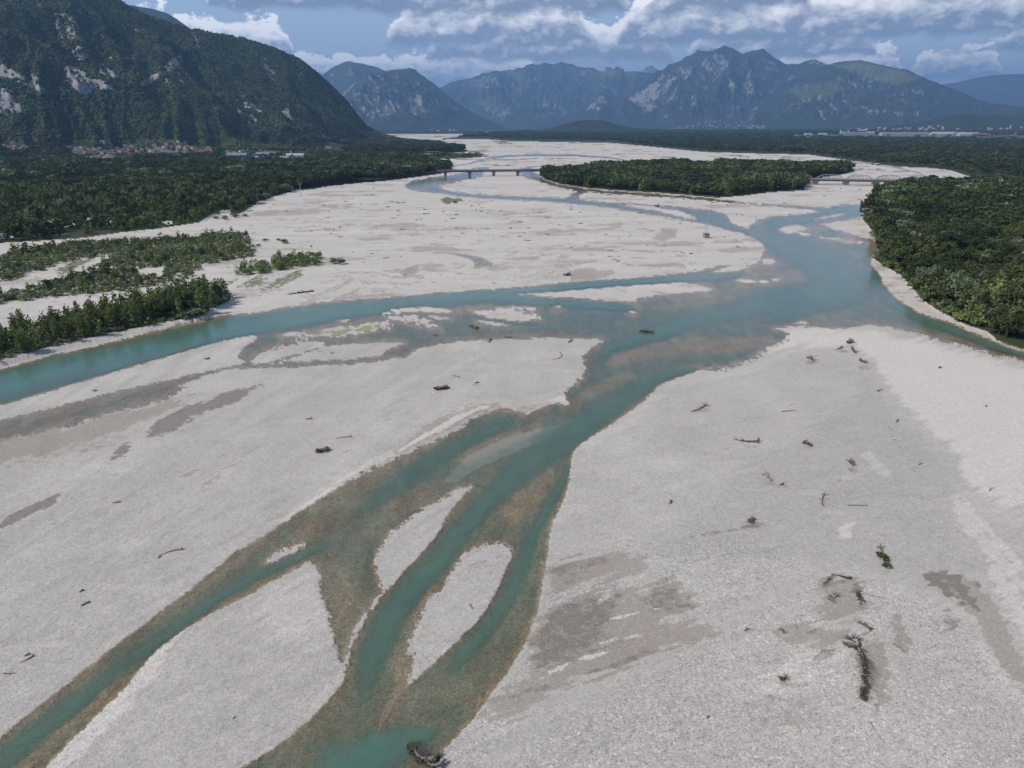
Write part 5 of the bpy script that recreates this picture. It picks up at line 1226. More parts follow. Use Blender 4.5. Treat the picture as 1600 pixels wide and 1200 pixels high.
def instancer(name, pts, scl, rot, pick, coll, label, cat):
    """one stuff object: points carry the size, turn and model of every plant"""
    me = bpy.data.meshes.new(name)
    me.vertices.add(len(pts)); me.vertices.foreach_set('co', np.asarray(pts, np.float32).ravel())
    a = me.attributes.new('scl', 'FLOAT_VECTOR', 'POINT'); a.data.foreach_set('vector', np.asarray(scl, np.float32).ravel())
    a = me.attributes.new('rot', 'FLOAT_VECTOR', 'POINT'); a.data.foreach_set('vector', np.asarray(rot, np.float32).ravel())
    a = me.attributes.new('pick', 'INT', 'POINT'); a.data.foreach_set('value', np.asarray(pick, np.int32).ravel())
    me.update()
    o = link(bpy.data.objects.new(name, me))
    ng = bpy.data.node_groups.new(name, 'GeometryNodeTree')
    ng.interface.new_socket('Geometry', in_out='INPUT', socket_type='NodeSocketGeometry')
    ng.interface.new_socket('Geometry', in_out='OUTPUT', socket_type='NodeSocketGeometry')
    gi = ng.nodes.new('NodeGroupInput'); go = ng.nodes.new('NodeGroupOutput')
    ci = ng.nodes.new('GeometryNodeCollectionInfo'); ci.inputs['Collection'].default_value = coll
    ci.inputs['Separate Children'].default_value = True; ci.inputs['Reset Children'].default_value = True
    ip = ng.nodes.new('GeometryNodeInstanceOnPoints'); ip.inputs['Pick Instance'].default_value = True
    def at(nm, dt):
        nd = ng.nodes.new('GeometryNodeInputNamedAttribute'); nd.data_type = dt; nd.inputs['Name'].default_value = nm; return nd.outputs['Attribute']
    L_ = ng.links.new
    L_(gi.outputs[0], ip.inputs['Points']); L_(ci.outputs[0], ip.inputs['Instance'])
    L_(at('pick', 'INT'), ip.inputs['Instance Index']); L_(at('scl', 'FLOAT_VECTOR'), ip.inputs['Scale'])
    er = ng.nodes.new('FunctionNodeEulerToRotation'); L_(at('rot', 'FLOAT_VECTOR'), er.inputs[0]); L_(er.outputs[0], ip.inputs['Rotation'])
    L_(ip.outputs[0], go.inputs[0])
    md = o.modifiers.new('scatter', 'NODES'); md.node_group = ng
    return tag(o, label, cat, kind='stuff')
rest = np.where(~indiv)[0]
def fields(ids, seed):
    r_ = np.random.RandomState(seed)
    p = np.stack([T_x[ids], T_y[ids], T_z[ids]], 1)
    wf_ = np.array([TREES[i][5] for i in ids]); h = T_h[ids]
    s_ = np.stack([h*wf_, h*wf_, h], 1)
    rt = np.stack([np.zeros(len(ids)), np.zeros(len(ids)), r_.rand(len(ids))*6.28], 1)
    pk = np.array([KNAME.index(TREES[i][3])*3 for i in ids]) + r_.randint(0, 3, len(ids))
    return p, s_, rt, pk
rt_ids = rest[~isshrub[rest]]; rs_ids = rest[isshrub[rest]]
instancer('forest', *fields(rt_ids, 1), LOWCOL, 'dense green riverside woods spreading over the valley floor', 'forest')
instancer('scrub', *fields(rs_ids, 2), LOWCOL, 'grey-green willow scrub covering the left gravel bars', 'scrub')

# mountain woodland: low crowns packed on the near slope
def blob_mesh(seed, mat):
    bm = bmesh.new(); bmesh.ops.create_icosphere(bm, subdivisions=1, radius=.5)
    r_ = random.Random(seed)
    for v in bm.verts:
        k = .75 + .5*r_.random(); v.co = Vector((v.co.x*k, v.co.y*k, v.co.z*k*.95 + .25))
    me = bpy.data.meshes.new('slope_crown'); bm.to_mesh(me); bm.free(); me.materials.append(mat)
    a = me.attributes.new('a_leaf', 'FLOAT', 'POINT'); a.data.foreach_set('value', np.random.RandomState(seed).rand(len(me.vertices)).astype(np.float32))
    return me
SLOPECOL = bpy.data.collections.new('slope_models')
L_SLOPE = leaf_mat('slope_leaves', (.036,.056,.018), (.086,.112,.038))
L_SLOPE2 = leaf_mat('slope_scrub_leaves', (.060,.078,.034), (.115,.125,.062))
for j in range(4):
    SLOPECOL.objects.link(bpy.data.objects.new('s%d' % j, blob_mesh(60+j, L_SLOPE if j < 3 else L_SLOPE2)))
def not_open(P_):
    u, v = project(P_[:,0], P_[:,1], P_[:,2]); k = np.ones(len(u), bool)
    for o_ in OPEN: k &= poly_sdf([(a, b-8 if b < 235 else b) for a, b in o_], u, v, 5) < 0
    return P_[k]
def slope_points(n, u0, u1, t0, t1, seed):
    r_ = np.random.RandomState(seed)
    az_, df_, dr_ = m1_axes
    a = az_el(u0, 205)[0] + (az_el(u1, 205)[0]-az_el(u0, 205)[0])*r_.rand(n)
    dfa = np.interp(a, az_, df_); dra = np.interp(a, az_, dr_)
    t = t0 + (t1-t0)*r_.rand(n)
    r = dfa + (dra-dfa)*t
    z, rk, _ = m1_h(a, r)
    keep = r_.rand(n) > np.clip(rk*1.4 - .05, 0, .90)
    bare = fbm(r*np.sin(a)/70, r*np.cos(a)/70, 3, 77)
    keep &= (bare < .45) | (r_.rand(n) < .5)
    a, r, z = a[keep], r[keep], z[keep]
    return np.stack([r*np.sin(a), r*np.cos(a), z - .8], 1)
sp1 = not_open(slope_points(62000, -60, 622, .0, 1.04, 1))
ex = []
r_ = np.random.RandomState(4)
n_ = len(sp1); sz_ = (7 + 6.5*r_.rand(n_)**1.5)
instancer('mountain_forest', sp1, np.stack([sz_, sz_, sz_*(.8+.5*r_.rand(n_))], 1), np.stack([np.zeros(n_), np.zeros(n_), r_.rand(n_)*6.3], 1),
          np.minimum(3, (r_.rand(n_)*3.5).astype(int)), SLOPECOL, 'dark deciduous forest clothing the steep left mountain', 'forest')
# ------------------------------------------------------------------ village at the mountain foot
WALLS = {'white': plain_mat('white_render', (.42,.40,.375), .9, .1), 'cream': plain_mat('cream_render', (.52,.46,.36), .9, .1), 'ochre': plain_mat('ochre_render', (.48,.33,.16), .9, .1),
         'pink': plain_mat('pink_render', (.46,.31,.25), .9, .1), 'grey': plain_mat('grey_render', (.33,.33,.33), .9, .1)}
ROOFS = {'terracotta': plain_mat('terracotta_tiles', (.185,.105,.080), .9, .25), 'brown': plain_mat('brown_tiles', (.145,.095,.075), .9, .25), 'grey': plain_mat('grey_tiles', (.15,.155,.165), .9, .2), 'red': plain_mat('red_tiles', (.215,.100,.072), .9, .2)}
GLASS = plain_mat('dark_window_glass', (.05,.06,.07), .25, .1)
CONC = plain_mat('weathered_concrete', (.22,.21,.195), .9, .15, .4)
CONC_D = plain_mat('stained_concrete', (.15,.143,.135), .9, .2, .4)
STEEL = plain_mat('grey_painted_steel', (.20,.21,.22), .6, .1, .5)
GALV = plain_mat('galvanised_steel', (.34,.35,.36), .5, .1, .5, .4)
ASPH = plain_mat('asphalt', (.07,.07,.072), .9, .1, .3)
WHITEP = plain_mat('white_paint', (.72,.72,.71), .4, .04)
def terrain_at(a, r):
    z1, _, t = m1_h(np.array([a]), np.array([r]))
    x, y = r*math.sin(a), r*math.cos(a)
    g0 = float(ground_z(x, y)[0])
    return max(g0, float(z1[0])) if t[0] > -.04 else g0
def place_px(u, v, r0=2150, r1=5200, step=12):
    a, _ = az_el(u, v); r = r0
    while r < r1:
        z = terrain_at(a, r); x, y = r*math.sin(a), r*math.cos(a)
        _, vv = project(np.array(x), np.array(y), np.array(z))
        if vv <= v: break
        r += step
    return r*math.sin(a), r*math.cos(a), z
house_cache = {}
def house(x, y, z, w_, d_, h_, rz, wall, roof, label, group, cat='house', name='village_house', windows=True, hip=False):
    key = (round(w_), round(d_), round(h_), wall, roof, hip)
    if key not in house_cache:
        W_, D_, H_ = key[:3]
        b = MB().box(-W_/2, W_/2, -D_/2, D_/2, -3, H_)
        b.tri((-W_/2+.01, -D_/2, H_), (-W_/2+.01, D_/2, H_), (-W_/2+.01, 0, H_+D_*.19)); b.tri((W_/2-.01, D_/2, H_), (W_/2-.01, -D_/2, H_), (W_/2-.01, 0, H_+D_*.19))
        wme = b.build('walls', WALLS[wall]); wm_ = wme.data; bpy.data.objects.remove(wme)
        e = .7; rt = H_+D_*.22+.2
        m = MB(); hx = D_*.4 if hip else -e
        v = [(-W_/2-e,-D_/2-e,H_-.05),(W_/2+e,-D_/2-e,H_-.05),(W_/2+e,D_/2+e,H_-.05),(-W_/2-e,D_/2+e,H_-.05),(-W_/2+hx,0,rt),(W_/2-hx,0,rt)]
        m.v = v + [(p[0], p[1], p[2]+.22) for p in v]
        m.f = [(6,7,11,10),(8,9,10,11),(0,4,5,1),(2,5,4,3),(0,1,7,6),(2,3,9,8),(1,5,11,7),(5,2,8,11),(3,4,10,9),(4,0,6,10)]
        ro = m.build('roof', ROOFS[roof]); rm_ = ro.data; bpy.data.objects.remove(ro)
        wi = MB()
        n = max(2, int(W_/3.2))
        for fl in range(max(1, int(H_/3))):
            for i in range(n):
                xc = -W_/2 + W_*(i+.5)/n; zc = 1.4 + fl*3
                if zc + 1 < H_: wi.box(xc-.5, xc+.5, -D_/2-.06, -D_/2+.05, zc-.3, zc+1.0)
        wo_ = wi.build('window', GLASS) if wi.v else None
        wd = wo_.data if wo_ else None
        if wo_: bpy.data.objects.remove(wo_)
        house_cache[key] = (wm_, rm_, wd)
    wm_, rm_, wd = house_cache[key]
    t = thing(name, label, cat, (x, y, z), rz, group)
    link(bpy.data.objects.new('walls', wm_), t); link(bpy.data.objects.new('roof', rm_), t)
    if wd is not None and windows: link(bpy.data.objects.new('window', wd), t)
    return t
rv = random.Random(21)
CLUSTERS = [ # u0 u1 v0 v1 n roofs where
 (2, 50, 231, 236, 11, ['terracotta','red','terracotta','brown'], 'at the far left end of the village'),
 (36, 62, 237, 242, 5, ['brown','grey'], 'below the far left end of the village'),
 (74, 112, 232, 237, 10, ['terracotta','brown','terracotta'], 'in the second cluster of the village from the left'),
 (116, 150, 233, 238, 9, ['terracotta','red','brown'], 'in the left half of the village centre'),
 (118, 180, 235, 243, 18, ['brown','grey','terracotta'], 'in the middle of the village centre'),
 (138, 178, 245, 250, 8, ['brown','grey'], 'in the lowest rows of the village'),
 (176, 208, 233, 240, 10, ['red','terracotta','red'], 'in the orange-roofed row right of the village centre'),
 (206, 262, 228, 240, 24, ['grey','grey','brown'], 'in the grey shaded quarter of the village'),  # shade over this quarter is put into its grey and brown roof colours
 (258, 292, 222, 243, 18, ['grey','brown','red','terracotta'], 'around the white church tower'),
 (290, 334, 232, 239, 12, ['terracotta','brown','red'], 'in the row right of the church tower'),
 (352, 392, 238, 241, 6, ['brown','terracotta'], 'beside the long pale halls'),
 (404, 440, 238, 242, 6, ['brown','terracotta'], 'beyond the long pale halls')]
VILL = []
for (u0, u1, v0, v1, n, rf, where) in CLUSTERS:
    for i in range(n):
        u = u0 + (u1-u0)*(i+.5)/n + rv.uniform(-2, 2); v = rv.uniform(v0, v1)
        x, y, z = place_px(u, v); wl = rv.choice(['white','cream','white','ochre','pink','cream']); ro = rv.choice(rf)
        VILL.append((x, y))
        house(x, y, z, rv.uniform(10, 16), rv.uniform(8, 11), rv.uniform(5.5, 8.5), rv.uniform(-.5, .5) + (1.57 if rv.random() < .3 else 0), wl, ro,
              '%s %s-roofed house %s' % (wl, ro, where), 'houses ' + where, hip=rv.random() < .3)
def hall(u, v, w_, d_, h_, rz, wall, roof, label, name='industrial_hall', cat='hall', group=None, r0=2150, fix=None):
    x, y, z = place_px(u, v, r0) if fix is None else fix
    VILL.append((x, y)); return house(x, y, z, w_, d_, h_, rz, wall, roof, label, group, cat, name)
hall(120, 240.5, 22, 12, 10, .1, 'white', 'grey', 'large white two-storey block at the front of the village centre')
hall(131, 240.5, 18, 11, 9, .1, 'white', 'brown', 'white block with brown roof beside the large white block')
hall(147, 250, 20, 11, 8, .2, 'cream', 'brown', 'cream house lowest in the village, below the white blocks', 'village_house', 'house')
hall(161, 225.5, 16, 11, 8, 0, 'white', 'red', 'white house with red roof highest above the village', 'village_house', 'house')
hall(269, 241, 40, 11, 7, .05, 'white', 'grey', 'long white building at the foot of the church tower')
ROOFS['blue'] = plain_mat('pale_blue_sheet_roof', (.15,.19,.22), .5, .08); ROOFS['white'] = plain_mat('white_sheet_roof', (.33,.34,.35), .5, .06)
WALLS['green'] = plain_mat('green_cladding', (.09,.22,.19), .6, .08); WALLS['red'] = plain_mat('red_cladding', (.13,.045,.038), .7, .08); WALLS['blue'] = plain_mat('blue_cladding', (.10,.14,.20), .6, .08)
hall(372, 246, 66, 30, 7, -.1, 'green', 'blue', 'long green-walled hall with pale blue roof right of the village')
hall(400, 248.5, 16, 10, 5, 0, 'white', 'white', 'small white shed in front of the green-walled hall')
hall(412, 244, 46, 26, 7, -.05, 'blue', 'blue', 'blue-grey hall between the green hall and the red hall')
hall(427, 243, 30, 22, 8, -.05, 'red', 'brown', 'dark red hall beside the blue-grey hall')
hall(462, 247, 54, 26, 8, .05, 'grey', 'white', 'big grey hall with bright white roof at the right end of the village plain')
hall(444, 248, 26, 10, 4, .05, 'white', 'white', 'low white annex left of the big white-roofed hall')
hall(513, 232.5, 26, 14, 7, 0, 'white', 'brown', 'white farmhouse on the slope above the big white-roofed hall', 'farmhouse', 'house')
hall(543, 238, 20, 12, 6, .3, 'cream', 'grey', 'pale farmhouse among trees near the end of the slope', 'farmhouse', 'house')
# church tower
x, y, z = place_px(278, 242)
t = thing('church_tower', 'slim white church tower rising from the village', 'church tower', (x, y, z), .1)
MB().box(-3, 3, -3, 3, -2, 22).build('tower_shaft', WALLS['white'], t)
MB().box(-3.5, 3.5, -3.5, 3.5, 22, 23).build('cornice', WALLS['cream'], t)
MB().box(-2.4, 2.4, -2.4, 2.4, 23, 28).build('belfry', WALLS['white'], t)
MB().tube([(0,0,28),(0,0,34)], [3.0,.1], 4).build('spire', ROOFS['grey'], t)
x, y, z = place_px(455, 241.5)
t = thing('chapel_tower', 'small white chapel tower behind the big white-roofed hall', 'church tower', (x, y, z), .1)
MB().box(-2.2, 2.2, -2.2, 2.2, -2, 11).build('tower_shaft', WALLS['white'], t); MB().tube([(0,0,11),(0,0,15)], [3.2,.1], 4).build('spire', ROOFS['white'], t)

# ------------------------------------------------------------------ bridges
def z_of(u, v, y):
    dx, dy, dz = px_dir(u, v); return CAM_H + dz*y/dy
def frame_dir(pa, pb):
    dx, dy = pb[0]-pa[0], pb[1]-pa[1]; return math.atan2(dy, dx), math.hypot(dx, dy)
def make_bridge(name, label, pier_px, deck_v, ext0, ext1, width, gird, pier_w, truss=False):
    pw = [ground_at(u, v, 0.3) for u, v in pier_px]
    ang, L = frame_dir(pw[0], pw[-1])
    t = thing(name, label, 'bridge', (pw[0][0], pw[0][1], 0), ang)
    zt = z_of(pier_px[0][0], deck_v, pw[0][1])
    loc = lambda p: ((p[0]-pw[0][0])*math.cos(ang) + (p[1]-pw[0][1])*math.sin(ang))
    xs = [loc(p) for p in pw]; sp = (xs[-1]-xs[0])/(len(xs)-1)
    n0 = int(math.ceil(ext0/sp)); n1 = int(math.ceil(ext1/sp))
    allx = [xs[0]-sp*(n0-i) for i in range(n0)] + xs + [xs[-1]+sp*(i+1) for i in range(n1)]
    x0, x1 = xs[0]-ext0, xs[-1]+ext1
    MB().box(x0, x1, -width/2, width/2, zt-.5, zt).build('deck', CONC, t)
    rd = MB(); rd.box(x0, x1, -width/2+.7, width/2-.7, zt+.003, zt+.06); rd.build('roadway', ASPH, t)
    for s_ in (-1, 1):
        MB().box(x0, x1, s_*width*.33-.6, s_*width*.33+.6, zt-gird, zt-.5).build('girder', CONC_D, t)
        MB().box(x0, x1, s_*(width/2-.15)-.15, s_*(width/2-.15)+.15, zt+.005, zt+.9).build('parapet', CONC, t)
        m = MB()
        k = x0
        while k < x1:
            m.box(k-.05, k+.05, s_*(width/2-.15)-.05, s_*(width/2-.15)+.05, zt+.9, zt+1.5); k += 4
        m.box(x0, x1, s_*(width/2-.15)-.06, s_*(width/2-.15)+.06, zt+1.5, zt+1.62); m.build('railing', STEEL, t)
    for xx in allx:
        if xx < x0 or xx > x1: continue
        p = MB(); p.box(xx-pier_w/2, xx+pier_w/2, -width*.36, width*.36, -1.5, zt-gird-1.0); p.box(xx-pier_w*.75, xx+pier_w*.75, -width*.42, width*.42, zt-gird-1.0, zt-gird)
        p.build('pier', CONC_D, t)
    return t, ang, zt, xs, sp, pw
bA, angA, ztA, xsA, spA, pwA = make_bridge('road_bridge', 'long low concrete road bridge on wall piers over the left river arm', [(734,275.4),(771.5,275.0),(809,274.6)], 266.0, 66, 75, 11, 3.4, 5.0)
bB, angB, ztB, xsB, spB, pwB = make_bridge('road_bridge', 'concrete road bridge reaching from the middle wood to the right bank wood', [(1275,288.3),(1322,288.9),(1369,290.0)], 279.6, 60, 90, 11, 3.4, 6.0)
# steel truss railway bridge just behind
t = thing('railway_truss_bridge', 'grey steel truss railway bridge behind the right road bridge', 'bridge', (pwB[0][0] + 26*-math.sin(angB), pwB[0][1] + 26*math.cos(angB), 0), angB)
z0 = ztB - 1.0
MB().box(xsB[0]-120, xsB[-1]+150, -2.6, 2.6, z0-.9, z0).build('track_deck', STEEL, t)
allx = [xsB[0]-2*spB, xsB[0]-spB] + xsB + [xsB[-1]+spB, xsB[-1]+2*spB]
for i in range(len(allx)-1):
    a, b = allx[i]+1.5, allx[i+1]-1.5; n = 8; st = (b-a)/n; Ht = 7.2
    m = MB()
    for s_ in (-2.5, 2.5):
        tops = [(a+st*k, s_, z0 + Ht*(.62 if k in (1, n-1) else (.9 if k in (2, n-2) else 1.0))) for k in range(1, n)]
        m.tube([(a, s_, z0)] + tops + [(b, s_, z0)], [.34]*(n+1), 4)
        m.tube([(a, s_, z0+.15), (b, s_, z0+.15)], [.34, .34], 4)
        for k in range(1, n):
            m.tube([(a+st*k, s_, z0), tops[k-1]], [.18, .18], 4)
            if k < n-1:
                m.tube([(a+st*k, s_, z0) if k >= n/2 else (a+st*(k+1), s_, z0), tops[k] if k >= n/2 else tops[k-1]], [.15, .15], 4)
    for k in range(2, n-1): m.tube([(a+st*k, -2.5, z0+Ht*.98), (a+st*k, 2.5, z0+Ht*.98)], [.15, .15], 4)
    m.build('truss_span', STEEL, t)
for xx in allx: MB().box(xx-2.2, xx+2.2, -3, 3, -1.5, z0-.9).build('pier', CONC_D, t)
# road embankments of the bridges are hidden in the woods; two vans on the left bridge
def van(along, label, col):
    m_ = plain_mat(col[0], col[1], .35, .03)
    x = pwA[0][0] + along*math.cos(angA) - 1.9*-math.sin(angA); y = pwA[0][1] + along*math.sin(angA) - 1.9*math.cos(angA)
    t = thing('delivery_van', label, 'van', (x, y, ztA+.06), angA)
    b = MB(); b.v = [(-3,-1,.4),(3,-1,.4),(3,1,.4),(-3,1,.4),(-3,-1,2.5),(1.3,-1,2.5),(1.3,1,2.5),(-3,1,2.5),(3,-1,1.25),(3,1,1.25),(2.3,-1,1.45),(2.3,1,1.45)]
    b.f = [(0,3,2,1),(4,5,6,7),(0,1,8,10,5,4),(3,7,6,11,9,2),(0,4,7,3),(1,2,9,8),(8,9,11,10),(10,11,6,5)]
    b.build('body', m_, t)
    for wx_ in (-2, 2):
        for wy_ in (-.95, .95): MB().tube([(wx_, wy_-.1, .38),(wx_, wy_+.1, .38)], [.38,.38], 10).build('wheel', ASPH, t)
van(14, 'white van crossing the left bridge, nearer the left bank', ('white_van_paint', (.75,.75,.74)))
van(88, 'white van crossing the left bridge, nearer the middle wood', ('white_van_paint_b', (.72,.72,.72)))

# ------------------------------------------------------------------ power line masts
def mast(name, label, u, v, h, plinth, fork, base_w=2.0, top_w=1.0, legs=.10):
    x, y = ground_at(u, v); z = float(ground_z(x, y)[0])
    t = thing(name, label, 'mast', (x, y, z), .12)
    zb = 0.0
    if plinth:
        m = MB(); m.box(-2.2, 2.2, -2.6, 2.6, -2, 3.6); m.build('plinth', CONC, t)
        MB().box(-2.5, 2.5, -2.9, 2.9, 3.6, 4.1).build('plinth_cap', CONC_D, t); zb = 4.1
    m = MB(); n = 9; hs = h - (fork if fork else 0)
    cw = lambda z_: (base_w + (top_w-base_w)*(z_/hs))/2
    for sx_ in (-1, 1):
        for sy_ in (-1, 1): m.tube([(sx_*cw(0), sy_*cw(0), zb), (sx_*cw(hs), sy_*cw(hs), zb+hs)], [legs, legs*.8], 4)
    for k in range(n):
        za, zc = hs*k/n, hs*(k+1)/n
        for s_ in (-1, 1):
            m.tube([(-cw(za), s_*cw(za), zb+za), (cw(zc), s_*cw(zc), zb+zc)], [legs*.5]*2, 3); m.tube([(s_*cw(za), cw(za), zb+za), (s_*cw(zc), -cw(zc), zb+zc)], [legs*.5]*2, 3)
    m.build('lattice', GALV, t)
    if fork:
        f = MB()
        for s_ in (-1, 1):
            f.tube([(s_*top_w/2, 0, zb+hs), (s_*2.6, 0, zb+hs+fork*.35), (s_*2.4, 0, zb+hs+fork)], [legs*1.2, legs, legs*.7], 4)
        f.tube([(-2.6, 0, zb+hs+fork*.35), (2.6, 0, zb+hs+fork*.35)], [legs, legs], 4)
        f.build('forked_head', GALV, t)
    a = MB(); za = zb + hs*(.9 if not fork else 1.0)
    a.tube([(-3.4, 0, za), (3.4, 0, za)], [legs, legs], 4); a.build('crossarm', GALV, t)
    return t
mast('power_mast', 'tall slim lattice mast on a concrete block on the mid-river gravel bar', 1103, 371.5, 27, True, 8.5)
mast('power_mast', 'lattice mast with wide head on gravel beside the green patch', 715, 309, 15, False, 4.0, 1.8, 1.0)
mast('power_mast', 'thin grey mast at the gravel edge of the left riverside wood', 470, 306, 22, False, 5, 1.4, .8)

# ------------------------------------------------------------------ driftwood
def tree_wreck(name, label, root_px, tip_px, r=.25, roots=7, rootlen=1.2, branches=8, blen=1.6, mat=None, leaves=0, sag=.1, cat='driftwood', seed=0, bmat=None, spreadz=.5, clumpr=None):
    rr = random.Random(seed*31+7); mat = mat or DEADWOOD; rootlen *= 1.2; blen *= 1.15; branches = int(branches*1.6); r *= .82
    x0, y0 = ground_at(*root_px); x1, y1 = ground_at(*tip_px); z0 = float(ground_z(x0, y0)[0])
    z0 = max(z0, -.05)
    ang = math.atan2(y1-y0, x1-x0); L = max(math.hypot(x1-x0, y1-y0), .8)
    t = thing(name, label, cat, (x0, y0, z0), ang)
    bend = rr.uniform(-sag, sag)*L
    P_ = lambda s: Vector((L*s, bend*math.sin(math.pi*s), r*.9*(1-s*.5) + .05))
    MB().tube([P_(s) for s in (0, .2, .45, .7, 1)], [r*1.1, r, r*.8, r*.55, r*.2], 7).build('trunk', mat, t)
    if roots:
        m = MB()
        for i in range(roots):
            a = 2*math.pi*i/roots + rr.random(); ln = rootlen*rr.uniform(.6, 1.2)
            e = Vector((-rr.uniform(.1, .5)*ln, math.cos(a)*ln, max(math.sin(a), -.25)*ln*.8 + r))
            mid_ = e*.5 + Vector((rr.uniform(-.1, .1), rr.uniform(-.1, .1), rr.uniform(0, .2)))
            m.tube([P_(0), mid_, e], [r*.6, r*.32, r*.08], 5)
            m.tube([mid_, mid_*1.0 + Vector((rr.uniform(-.3,.1)*ln, rr.uniform(-.5,.5)*ln, rr.uniform(.0,.4)*ln))], [r*.25, r*.06], 4)
        m.build('root', DARKWOOD if mat is DEADWOOD else mat, t)
    if branches:
        m = MB()
        for i in range(branches):
            s = rr.uniform(.25, .98); sd = rr.choice((-1, 1)); ln = blen*rr.uniform(.5, 1.2)*(1.15-s*.4)
            p = P_(s); e = p + Vector((ln*rr.uniform(.3, .9), sd*ln*rr.uniform(.3, .9), rr.uniform(.0, spreadz)*ln)); e.z = max(e.z, .05)
            q = p*.45 + e*.55 + Vector((0, 0, rr.uniform(0, .2)*ln))
            m.tube([p, q, e], [r*.32, r*.2, r*.05], 4)
            for j in range(2):
                e2 = q + Vector((ln*rr.uniform(.1, .5), sd*ln*rr.uniform(-.1, .6), rr.uniform(0, .25)*ln)); m.tube([q, e2], [r*.15, r*.04], 3)
        m.build('branch', bmat or mat, t)
    if not leaves and r >= .4:
        lob = [(L*rr.uniform(-.1, .9), rr.uniform(-.6, .6)*r*2, r*.7, r*rr.uniform(.9, 1.6), r*rr.uniform(.8, 1.5), r*.8) for _ in range(6)]
        link(bpy.data.objects.new('dry_twigs', cloud_mesh('dry_twigs', lob, 160, .26, L_TWIG, seed+700)), t)
    if leaves:
        cr = clumpr or blen*.55
        lob = [(L*rr.uniform(.15, 1.0), rr.uniform(-.5, .5)*cr*1.2, cr*.35, cr*rr.uniform(.4,.8), cr*rr.uniform(.4,.7), cr*.35) for _ in range(7)]
        me = cloud_mesh('leafy_twigs', lob, leaves, .20, L_DRY, seed+900)
        link(bpy.data.objects.new('leafy_twigs', me), t)
    return t
W_ = tree_wreck
W_('driftwood_mound','long dark matted driftwood mound on the left bar, second nearest the river fork',(697,607),(680,610),.9,8,1.0,8,1.6,DARKWOOD,0,seed=1)
W_('driftwood_mound','brown driftwood mound alone in the middle of the left bar',(511,704),(494,707),.85,8,.9,7,1.4,DARKWOOD,0,seed=2)
W_('drift_log','thin pale log with dark root end above the brown mound on the left bar',(547,683),(524,686),.22,7,.9,3,.8,seed=3)
W_('driftwood_scrap','small dark root scrap left of the thin pale log',(486,655),(477,656),.3,6,.9,3,.7,DARKWOOD,seed=4)
W_('drift_log','thin straight log with dark root knob on the wide left bar above the nearest channel',(284,859),(250,868),.22,8,.75,3,.6,seed=5)
W_('driftwood_scrap','small dark scrap at the lower end of the thin straight log',(250,870),(247,873),.2,5,.35,2,.3,DARKWOOD,seed=6)
W_('drift_log','short dark log on the left bar high above the thin straight log',(187,785),(176,787),.22,6,.5,3,.5,DARKWOOD,seed=7)
W_('driftwood_scrap','upper dark scrap of three small ones near the left frame edge',(130,923),(126,925),.25,5,.4,2,.4,DARKWOOD,seed=8)
W_('driftwood_scrap','middle dark scrap of three small ones near the left frame edge',(139,942),(136,943),.25,5,.4,2,.4,DARKWOOD,seed=9)
W_('driftwood_scrap','lowest dark scrap of three small ones near the left frame edge',(132,945),(128,947),.22,5,.35,2,.4,DARKWOOD,seed=10)
W_('drift_log','straight dark stick with root knob at the left frame edge',(52,1026),(31,1036),.14,6,.5,2,.4,DARKWOOD,seed=11)
W_('driftwood_scrap','tiny dark root just above the straight stick at the left frame edge',(45,1023),(41,1025),.2,5,.35,2,.3,DARKWOOD,seed=12)
W_('drift_log','thin branched stick lowest at the left frame edge',(7,1053),(24,1052),.12,4,.3,5,.6,DARKWOOD,seed=13)
W_('drift_log','thin bent branch on the bar right of the fork mound',(718,590),(705,588),.18,5,.6,4,.8,DARKWOOD,sag=.3,seed=14)
W_('driftwood_scrap','small brown scrap beside a bright sandy spot on the left bar',(747,598),(741,599),.3,5,.5,2,.5,DARKWOOD,seed=15)
W_('stump','upright rooted stump on the upstream shore of the left bar',(767,531),(765,536),.4,8,1.5,4,1.5,DARKWOOD,seed=16)
W_('driftwood_scrap','dark tangled branches at the upper right corner of the left bar',(893,533),(888,536),.35,8,1.0,6,1.4,DARKWOOD,seed=17)
W_('drift_branch','wavy thin branch trail below the tangled branches of the left bar',(875,551),(862,563),.18,3,.5,8,.9,DARKWOOD,sag=.25,seed=18)
W_('snag','brushy tree snag stranded in mid river',(1020,520),(1002,519),.7,9,1.6,12,2.6,DARKWOOD,160,seed=19,clumpr=1.8)
W_('snag','brown snag in the shallows above the left bar',(745,513),(736,510),.6,8,1.4,9,2.0,DARKWOOD,60,seed=20)
W_('driftwood_scrap','small dark snag lying in the shallow riffles left of the brown snag',(682,524),(676,523),.3,5,.8,4,.9,DARKWOOD,seed=21)
W_('snag','low dark log touching the shore above the left bar',(798,528),(789,527),.45,6,.9,5,1.4,DARKWOOD,seed=22)
W_('drift_log','thick log with raised root plate below the river fork on the right bar',(1102,634),(1079,644),.38,9,1.5,7,1.6,seed=23)
W_('drift_log','long dark curved log ending in a bushy root on the right bar',(1183,691),(1146,687),.42,10,1.6,6,1.6,DARKWOOD,sag=.22,seed=24)
W_('stump','spiky uprooted stump with spread branches near the tip of the right bar',(1265,560),(1272,565),.5,9,1.9,8,2.3,DEADWOOD,seed=25,spreadz=1.2)
W_('driftwood_scrap','dark flat scrap on a sand streak near the tip of the right bar',(1315,543),(1305,547),.4,6,1.1,4,1.2,DARKWOOD,seed=26)
W_('root_ball','dark root ball at the head of the debris line on the right bar',(1329,535),(1323,537),.9,11,1.7,6,1.4,DARKWOOD,seed=27)
W_('drift_branch','upper part of the dark debris line on the right bar',(1331,544),(1338,553),.35,5,1.0,12,2.2,DARKWOOD,50,seed=28)
W_('drift_branch','lower part of the dark debris line on the right bar',(1344,562),(1352,568),.35,5,1.0,12,2.0,DARKWOOD,40,seed=29)
